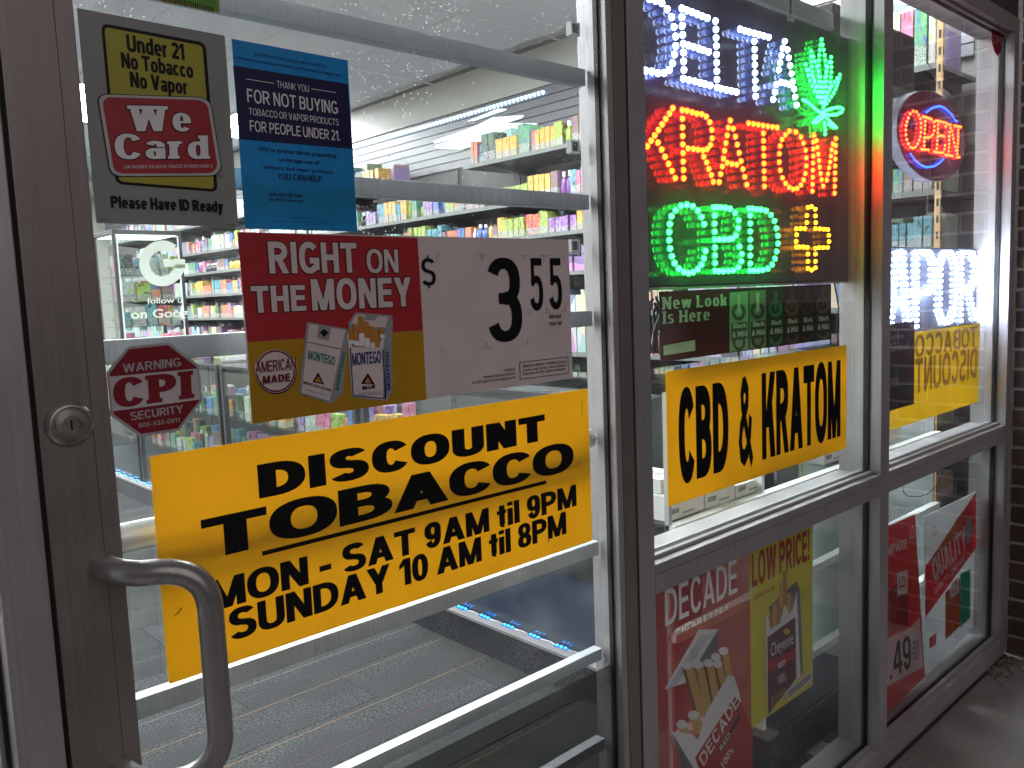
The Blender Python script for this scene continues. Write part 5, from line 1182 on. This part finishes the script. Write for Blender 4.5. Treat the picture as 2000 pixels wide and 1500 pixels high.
# tall countertop cabinet
cb_ = thing('display_cabinet', (2.18, 5.45, 1.003), 'tall countertop display cabinet with black frame and glass sides full of boxed goods', 'cabinet')
X0, X1, Y0, Y1, Z0, Z1 = 1.95, 2.43, 5.25, 5.70, 1.003, 1.885
for x_ in (X0, X1-.022):
    for y_ in (Y0, Y1-.022): box('post', M_DARKMETAL, cb_, x_, x_+.022, y_, y_+.022, Z0, Z1-.03, .002)
box('top', M_DARKMETAL, cb_, X0, X1, Y0, Y1, Z1-.0295, Z1, .003); box('lamp_panel', emit('cabinet_lamp', (.9, 1, 1), 3), cb_, X0+.03, X1-.03, Y0+.03, Y1-.03, Z1-.036, Z1-.030)
box('front_glass', M_GLASS_C, cb_, X0+.0225, X1-.0225, Y0+.006, Y0+.010, Z0, Z1-.04); box('side_glass', M_GLASS_C, cb_, X0+.006, X0+.010, Y0+.0225, Y1-.0225, Z0, Z1-.04)
trm = MB(); trm.box(X0+.024, X0+.032, Y0-.001, Y0+.005, Z0, Z1-.035).box(X1-.032, X1-.024, Y0-.001, Y0+.005, Z0, Z1-.035).box(X0+.033, X1-.033, Y0-.001, Y0+.005, Z1-.045, Z1-.035); trm.build('bright_trim', M_WHITE, cb_)
for zs in (1.2, 1.38, 1.56): box('glass_shelf', M_GLASS_C, cb_, X0+.03, X1-.03, Y0+.03, Y1-.03, zs, zs+.005)
for zs in (1.004, 1.206, 1.386, 1.566):
    for y_ in (Y0+.07, Y0+.2):
        x_ = X0+.05
        while x_ < X1-.06:
            side = 'left' if x_ < X0+.15 else 'middle' if x_ < X0+.3 else 'right'
            w_ = random.uniform(.04, .10); i = random.randrange(12)
            carton(x_+w_/2, y_, zs, w_, .04, random.uniform(.08, .16), i, '%s box in the %s row, %s shelf of the tall cabinet, %s' % (CN[i], 'front' if y_ < Y0+.1 else 'back', {1.004: 'lowest', 1.206: 'second', 1.386: 'third', 1.566: 'highest'}[zs], side), 'goods in the countertop cabinet'); x_ += w_+random.uniform(.004, .02)

# ================================================================ WALL SHELVES
M_DARKGREY = solid('dark_grey_board', (0.07, 0.08, 0.085), .35)
M_RAIL = solid('price_rail', (0.13, 0.145, 0.14), .4, var=.25, scale=60)
M_TAG = film('price_tag', (0.75, 0.75, 0.74), 0)
M_TAN = solid('tan_upright', (0.50, 0.33, 0.16), .5, var=.1)
def wall_shelf(ya_, yb_, zs, label):
    t = thing('wall_shelf', (3.5, (ya_+yb_)/2, zs), label, 'shelf', 'long shelves on the side wall')
    box('board', M_DARKGREY, t, 3.305, 3.685, ya_, yb_, zs-.018, zs, .001)
    box('price_rail', M_RAIL, t, 3.298, 3.3045, ya_, yb_, zs-.020, zs+.002)
    y_ = ya_+.05; n = 0
    while y_ < yb_-.05:
        MB().prism([(3.31, y_, zs-.0185), (3.684, y_, zs-.0185), (3.684, y_, zs-.075)], (0, .012, 0)).build('bracket', M_DARKMETAL, t); y_ += .61
    return t
levels = [(2.11, [(0.31, 3.04), (3.95, 9.8)], 'topmost'), (1.85, [(0.31, 9.8)], 'second'), (1.655, [(0.31, 9.8)], 'third'), (1.44, [(0.31, 9.8)], 'fourth'), (1.22, [(0.31, 9.8)], 'fifth'), (1.0, [(0.31, 9.8)], 'sixth'), (0.75, [(0.31, 9.8)], 'seventh'), (.45, [(0.31, 9.8)], 'lowest')]
NCART = 0
for zs, spans, nm in levels:
    for (ya_, yb_) in spans:
        wall_shelf(ya_, yb_, zs, '%s long wall shelf on the side wall%s' % (nm, ', far part' if ya_ > 3 else ''))
        hm = {2.11: .17, 1.85: .15, 1.655: .14}.get(zs, .14)
        st = MB(); y_ = ya_+.02; run = 0; i = 0; prev_i = None
        row = []
        while y_ < yb_-.06:
            if run <= 0: i = random.randrange(12); run = random.choice((1, 1, 1, 2, 2, 3, 4)); wy = random.uniform(.024, .06); hh = random.uniform(.55, 1.0)*hm; kind = random.random(); dx = random.uniform(0, .02)
            run -= 1
            row.append((y_, wy, hh*random.uniform(.97, 1.02), i, kind, dx)); y_ += wy+random.uniform(.001, .008)
            if random.random() < .05: y_ += random.uniform(.01, .04)
        for q, (y_, wy, h, i, kind, dx) in enumerate(row):
            visible = (zs > 1.6 and 1.9 < y_ < 4.7) or (1.2 < zs < 2.0 and 6.2 < y_ < 7.4) or (y_ < .62 and zs > 1.4)
            if visible:
                nb = CN[row[q-1][3]] if q else 'the shelf end'; na = CN[row[q+1][3]] if q < len(row)-1 else 'the shelf end'
                pos = 'near the window' if y_ < 1.5 else 'at mid length' if y_ < 3.2 else 'towards the far end' if y_ < 6 else 'at the far end'
                if zs > 2 and y_ < .62: h = .22; i = (4, 2, 9)[q % 3]
                if kind < .8 or y_ < .7: carton(3.36+dx, y_+wy/2, zs+.0005, .10, wy, h, i, '%s carton between %s and %s, %s wall shelf, %s' % (CN[i], nb, na, nm, pos), 'product cartons on the wall shelves')
                else: bottle(3.34+dx, y_+wy/2, zs+.0005, min(wy, .05), h, i, '%s bottle between %s and %s, %s wall shelf, %s' % (CN[i], nb, na, nm, pos), 'bottles on the wall shelves')
            else: st.box(3.33+dx, 3.43+dx, y_, y_+wy, zs+.0005, zs+h)
            # a second row stands behind
            st.box(3.45, 3.58, y_, y_+wy, zs+.0005, zs+h*random.uniform(.8, 1.3))
        o = st.build('stacked_goods', MATS.get('mixed_goods') or None or solid('mixed_goods', (.3, .3, .3), .5), None)
        tag(o, 'mass of mixed cartons filling the %s wall shelf behind the front row%s' % (nm, ', far part' if ya_ > 3 else ''), 'goods', kind='stuff')
# mixed goods take a colour from where they stand
m = MATS['mixed_goods']; nt = m.node_tree; b = [n for n in nt.nodes if n.type == 'BSDF_PRINCIPLED'][0]
vo = N(nt, 'ShaderNodeTexVoronoi'); vo.inputs['Scale'].default_value = 9; L(nt, coords(nt, (.01, 1.3, .45)), vo.inputs['Vector'])
hs = N(nt, 'ShaderNodeHueSaturation'); hs.inputs['Saturation'].default_value = 1.1; hs.inputs['Value'].default_value = .8; L(nt, vo.outputs['Color'], hs.inputs['Color']); hs.inputs['Saturation'].default_value = 0.55; hs.inputs['Value'].default_value = .5; L(nt, hs.outputs[0], b.inputs['Base Color'])
# slat wall above
for k in range(7):
    z0_ = 2.20+k*.052
    s_ = box('slat', MATS['ceiling_tile'] if 0 else solid('slatwall_grey', (0.15, 0.15, 0.165), .35, var=.06, scale=3), wall_r, 3.686, 3.699, .32, 11.0, z0_, z0_+.046)
for y_ in [0.5+.61*k for k in range(15)]: box('slotted_standard', M_DARKMETAL, wall_r, 3.676, 3.6855, y_, y_+.02, .1, 2.19)
up_ = thing('slotted_upright', (3.30, .30, 1.2), 'tan slotted metal upright at the window end of the wall shelves', 'upright')
box('post', M_TAN, up_, 3.284, 3.297, .288, .309, .05, 2.78, .001)
sl = MB()
for k in range(44): sl.box(3.2832, 3.2838, .294, .302, .15+k*.06, .178+k*.06)
for k in range(44): sl.box(3.287, 3.294, .2872, .2878, .15+k*.06, .178+k*.06)
sl.build('slots', M_GASKET, up_)
# string of lights along the wall
rs = thing('ceiling_light_string', (3.68, 5, 2.545), 'long straight string of cool white lights high on the side wall', 'string lights')
MB().box(3.668, 3.684, 2.70, 9.5, 2.538, 2.541).build('channel', M_WHITE, rs)
E_S = emit('string_bulb', (0.45, 0.72, 1.0), 6); bme = bpy.data.meshes.new('bulb'); q = MB().tube([(0,0,0),(0,0,-.012),(0,0,-.02)], [.008,.008,.003], 8); bme.from_pydata(q.v, [], q.f); bme.materials.append(E_S)
y_ = 2.71
while y_ < 9.4: o = bpy.data.objects.new('bulb', bme); COL.objects.link(o); o.parent = rs; o.location = Vector((3.676, y_, 2.5375))-ORG[rs.name]; y_ += .037
# ceiling-light reflections added as glowing panels, and two lit panels behind the right window
E_W = emit('reflection_and_wall_light_glow', (.80, .95, 1.0), 1.7)
for lab, pts in (('small slim glowing panel added as a ceiling light reflection highest on the slat wall above the top shelf', [(911,237),(972,212),(985,212),(987,215),(925,236)]), ('long glowing panel added as a ceiling light reflection on the slat wall above the cartons of the top shelf', [(846,275),(925,247),(962,229),(1019,225),(1017,231),(965,247),(900,268),(849,280)]),
                 ('slim lit panel at the upper left of the right hand window', [(1740,6),(1766,9),(1812,27),(1790,33),(1740,46)]), ('second lit panel just under the first in the right hand window', [(1740,52),(1795,34),(1806,40),(1775,62),(1740,72)]), ('glowing panel added as a ceiling light reflection low on the slat wall just behind the cartons', [(850,283),(920,262),(960,250),(985,240),(1046,241),(1040,252),(1000,262),(900,292),(852,290)])):
    w = [PX(u, v, 3.668) for u, v in pts]; t = thing('reflection_and_wall_light', sum(w, Vector())/len(w), lab, 'wall light', 'lit panels on the slat wall')
    MB().prism(w, (.006, 0, 0)).build('diffuser', E_W, t); c = sum(w, Vector())/len(w); MB().prism([c+(p-c)*1.02+Vector((.0065, 0, 0)) for p in w], (.010, 0, 0)).build('panel_back', M_WHITE, t)

# ================================================================ RACK BEHIND THE WINDOWS
rk = thing('window_rack', (2.2, .35, .6), 'low white edged shelf rack standing right behind the middle and right hand windows', 'rack')
M_SHELF = solid('rack_grey', (0.34, 0.36, 0.37), .35, var=.06); M_NAVY = solid('rack_back', (0.030, 0.034, 0.045), .5, var=.2, scale=4)
for zs in (.285, .535, .79): box('shelf', M_GLASS_C, rk, 1.50, 3.06, .2165, .40, zs-.009, zs-.001); box('shelf_edge', M_WHITE, rk, 1.50, 3.06, .190, .216, zs-.020, zs)
box('top', M_GLASS_C, rk, 1.50, 3.06, .2, .41, 1.115, 1.122); box('top_edge', M_WHITE, rk, 1.50, 3.06, .192, .1985, 1.095, 1.122)
box('back_panel', M_NAVY, rk, 1.52, 2.45, .402, .408, .14, .775); box('back_panel', M_NAVY, rk, 2.10, 2.30, .402, .408, .801, 1.09)
for x_ in (1.905, 2.5, 3.045): box('divider', M_WHITE if x_ < 2.4 else M_SHELF, rk, x_, x_+.012, .21, .40, .0 if x_ != 1.905 else .135, 1.094)
for x_ in (1.50,):
    for y_ in (.206, .388): box('leg', M_GREYMETAL, rk, x_, x_+.012, y_, y_+.012, 0, 1.094)
box('sign_reflection_strip', film('sign_reflection_strip', (0.42, 0.50, 0.03), .2), rk, 1.52, 1.90, .196, .1975, 1.045, 1.094); box('sign_reflection_strip', MATS['sign_reflection_strip'], rk, 1.52, 1.90, .215, .2165, .95, .985)  # the yellow sign's reflection on the shelf edges, put on as coloured strips
M_CARD = film('white_card', (0.74, 0.75, 0.74), .06)
def white_box(x0, x1, y0, y1, z0, z1, lab, rz=0.0):
    c = Vector(((x0+x1)/2, (y0+y1)/2, z0)); t = thing('white_box', c, lab, 'box', 'white boxes on the window rack')
    box('carton_body', M_CARD, t, x0, x1, y0, y1, z0, z1, .0015)
    pr = MB()
    for k in range(7): pr.box(x0+.012+k*.005, x0+.0145+k*.005, y0-.0006, y0-.0001, z0+.014, z0+.026)
    for k in range(5): pr.box(x0+.06+k*.009, x0+.065+k*.009, y0-.0006, y0-.0001, z0+.008, z0+.013)
    pr.build('print', film('print_dark_grey', (.12, .12, .13), 0), t)
    pr = MB().box(x0+.03, x1-.03, y0+.03, y1-.02, z1+.0001, z1+.0005).build('lid_print', film('lid_print', (.45, .42, .42), 0, mottled=.6), t)
white_box(1.52, 1.665, .225, .36, .7905, .850, 'flat white box at the left end of the middle rack shelf')
white_box(1.672, 1.80, .225, .37, .7905, .842, 'white box with printed lid in the middle of the left rack shelf')
white_box(1.806, 1.895, .225, .34, .7905, .822, 'lower white box beside the rack divider')
white_box(1.53, 1.63, .25, .35, .851, .885, 'white box lying on the boxes at the back left of the rack')
white_box(1.765, 1.87, .24, .36, .2855, .358, 'white box on the lowest rack shelf behind the maroon film')
white_box(2.30, 2.62, .24, .39, .7905, .93, 'large white carton on the rack behind the right hand window')
white_box(2.64, 2.86, .25, .39, .7905, .90, 'smaller white carton on the rack beside the tan upright')
white_box(2.46, 2.56, .28, .38, .9305, .955, 'small open white box on top of the large carton')
# hanging dark box and big display cartons at the top of the right hand window
z = zoom(1730, 0, 7.407)
a = P(*z(420,545), .16); b = P(*z(420,1340), .16)
t = thing('hanging_speaker', (2.3, .16, a.z), 'dark brown hanging box at the upper left of the right hand window', 'speaker')
box('case', solid('dark_brown_case', (0.05, 0.028, 0.03), .3), t, 2.19, a.x, .16, .34, b.z, a.z, .003)
for lab, i, (ya_, yb_), hh in (('tall pale pink display carton on the topmost wall shelf by the window', 9, (.405, .50), .27), ('tall green and yellow display carton on the topmost wall shelf by the tan upright', 2, (.315, .40), .27)):
    pass
# loop of wire hanging in the right hand window
wr = MB().tube([P(1762+0, 946, .15), P(1765, 962, .15), P(1772, 969, .15), P(1795, 970, .15), P(1812, 965, .15), P(1830, 948, .15), P(1843, 918, .15)], .0012, 8).build('hanging_wire', M_GASKET, None)
tag(wr, 'thin dark wire hanging in a loop above the leaning boards', 'wire')
# interior bars of the window bays
for lab, x0_, x1_, zz_, y0_ in (('grey horizontal bar across the top of the middle window', 1.19, 2.12, 1.985, .125),):
    o = box('window_bar', M_BAR, None, x0_, x1_, y0_, y0_+.02, zz_-.02, zz_+.02, .0015); tag(o, lab, 'bar')
# small square fittings on the inside of the door stile
for k, (v_) in enumerate((57, 287, 480)):
    c = P(1121, v_, .07); t = thing('square_fitting', c, 'small white framed black fitting, %s of the three beside the right door stile' % ['topmost', 'middle', 'lowest'][k], 'fitting', 'square fittings inside the door')
    f = MB(); s = .0078; q = s+.003
    f.box(c.x-q, c.x+q, .066, .078, c.z-q, c.z-s).box(c.x-q, c.x+q, .066, .078, c.z+s, c.z+q).box(c.x-q, c.x-s, .066, .078, c.z-s, c.z+s).box(c.x+s, c.x+q, .066, .078, c.z-s, c.z+s); f.build('frame', M_GREYMETAL, t)
    box('core', M_GASKET, t, c.x-s, c.x+s, .069, .076, c.z-s, c.z+s)
cbn = thing('cable_bundle', P(1276, 620, .3), 'tangle of black cables hanging at the left edge of the middle window', 'cables')
for k in range(7):
    a_ = 1268+random.uniform(-6, 16); MB().tube([P(a_, 575+k*4, .3+.004*k), P(a_+random.uniform(-8, 10), 610, .3+.004*k), P(a_+random.uniform(-10, 14), 650, .3+.004*k), P(a_+random.uniform(-8, 10), 690, .3+.004*k)], .0035, 8).build('cable', M_GASKET, cbn, smooth=True)
# narrow tape strip holding the LED board's cord
tp = MB().prism([P(1538, 26, .0421), P(1552, 30, .0421), P(1551, 44, .0421), P(1537, 40, .0421)], (0, .0002, 0)).build('tape_piece', film('clear_tape', (.5, .5, .5), .5), None); tag(tp, 'small piece of clear tape on the glass above the LED board', 'tape')
print('objects', len(bpy.data.objects), 'tris ~', sum(len(o.data.polygons) for o in bpy.data.objects if o.type == 'MESH'))
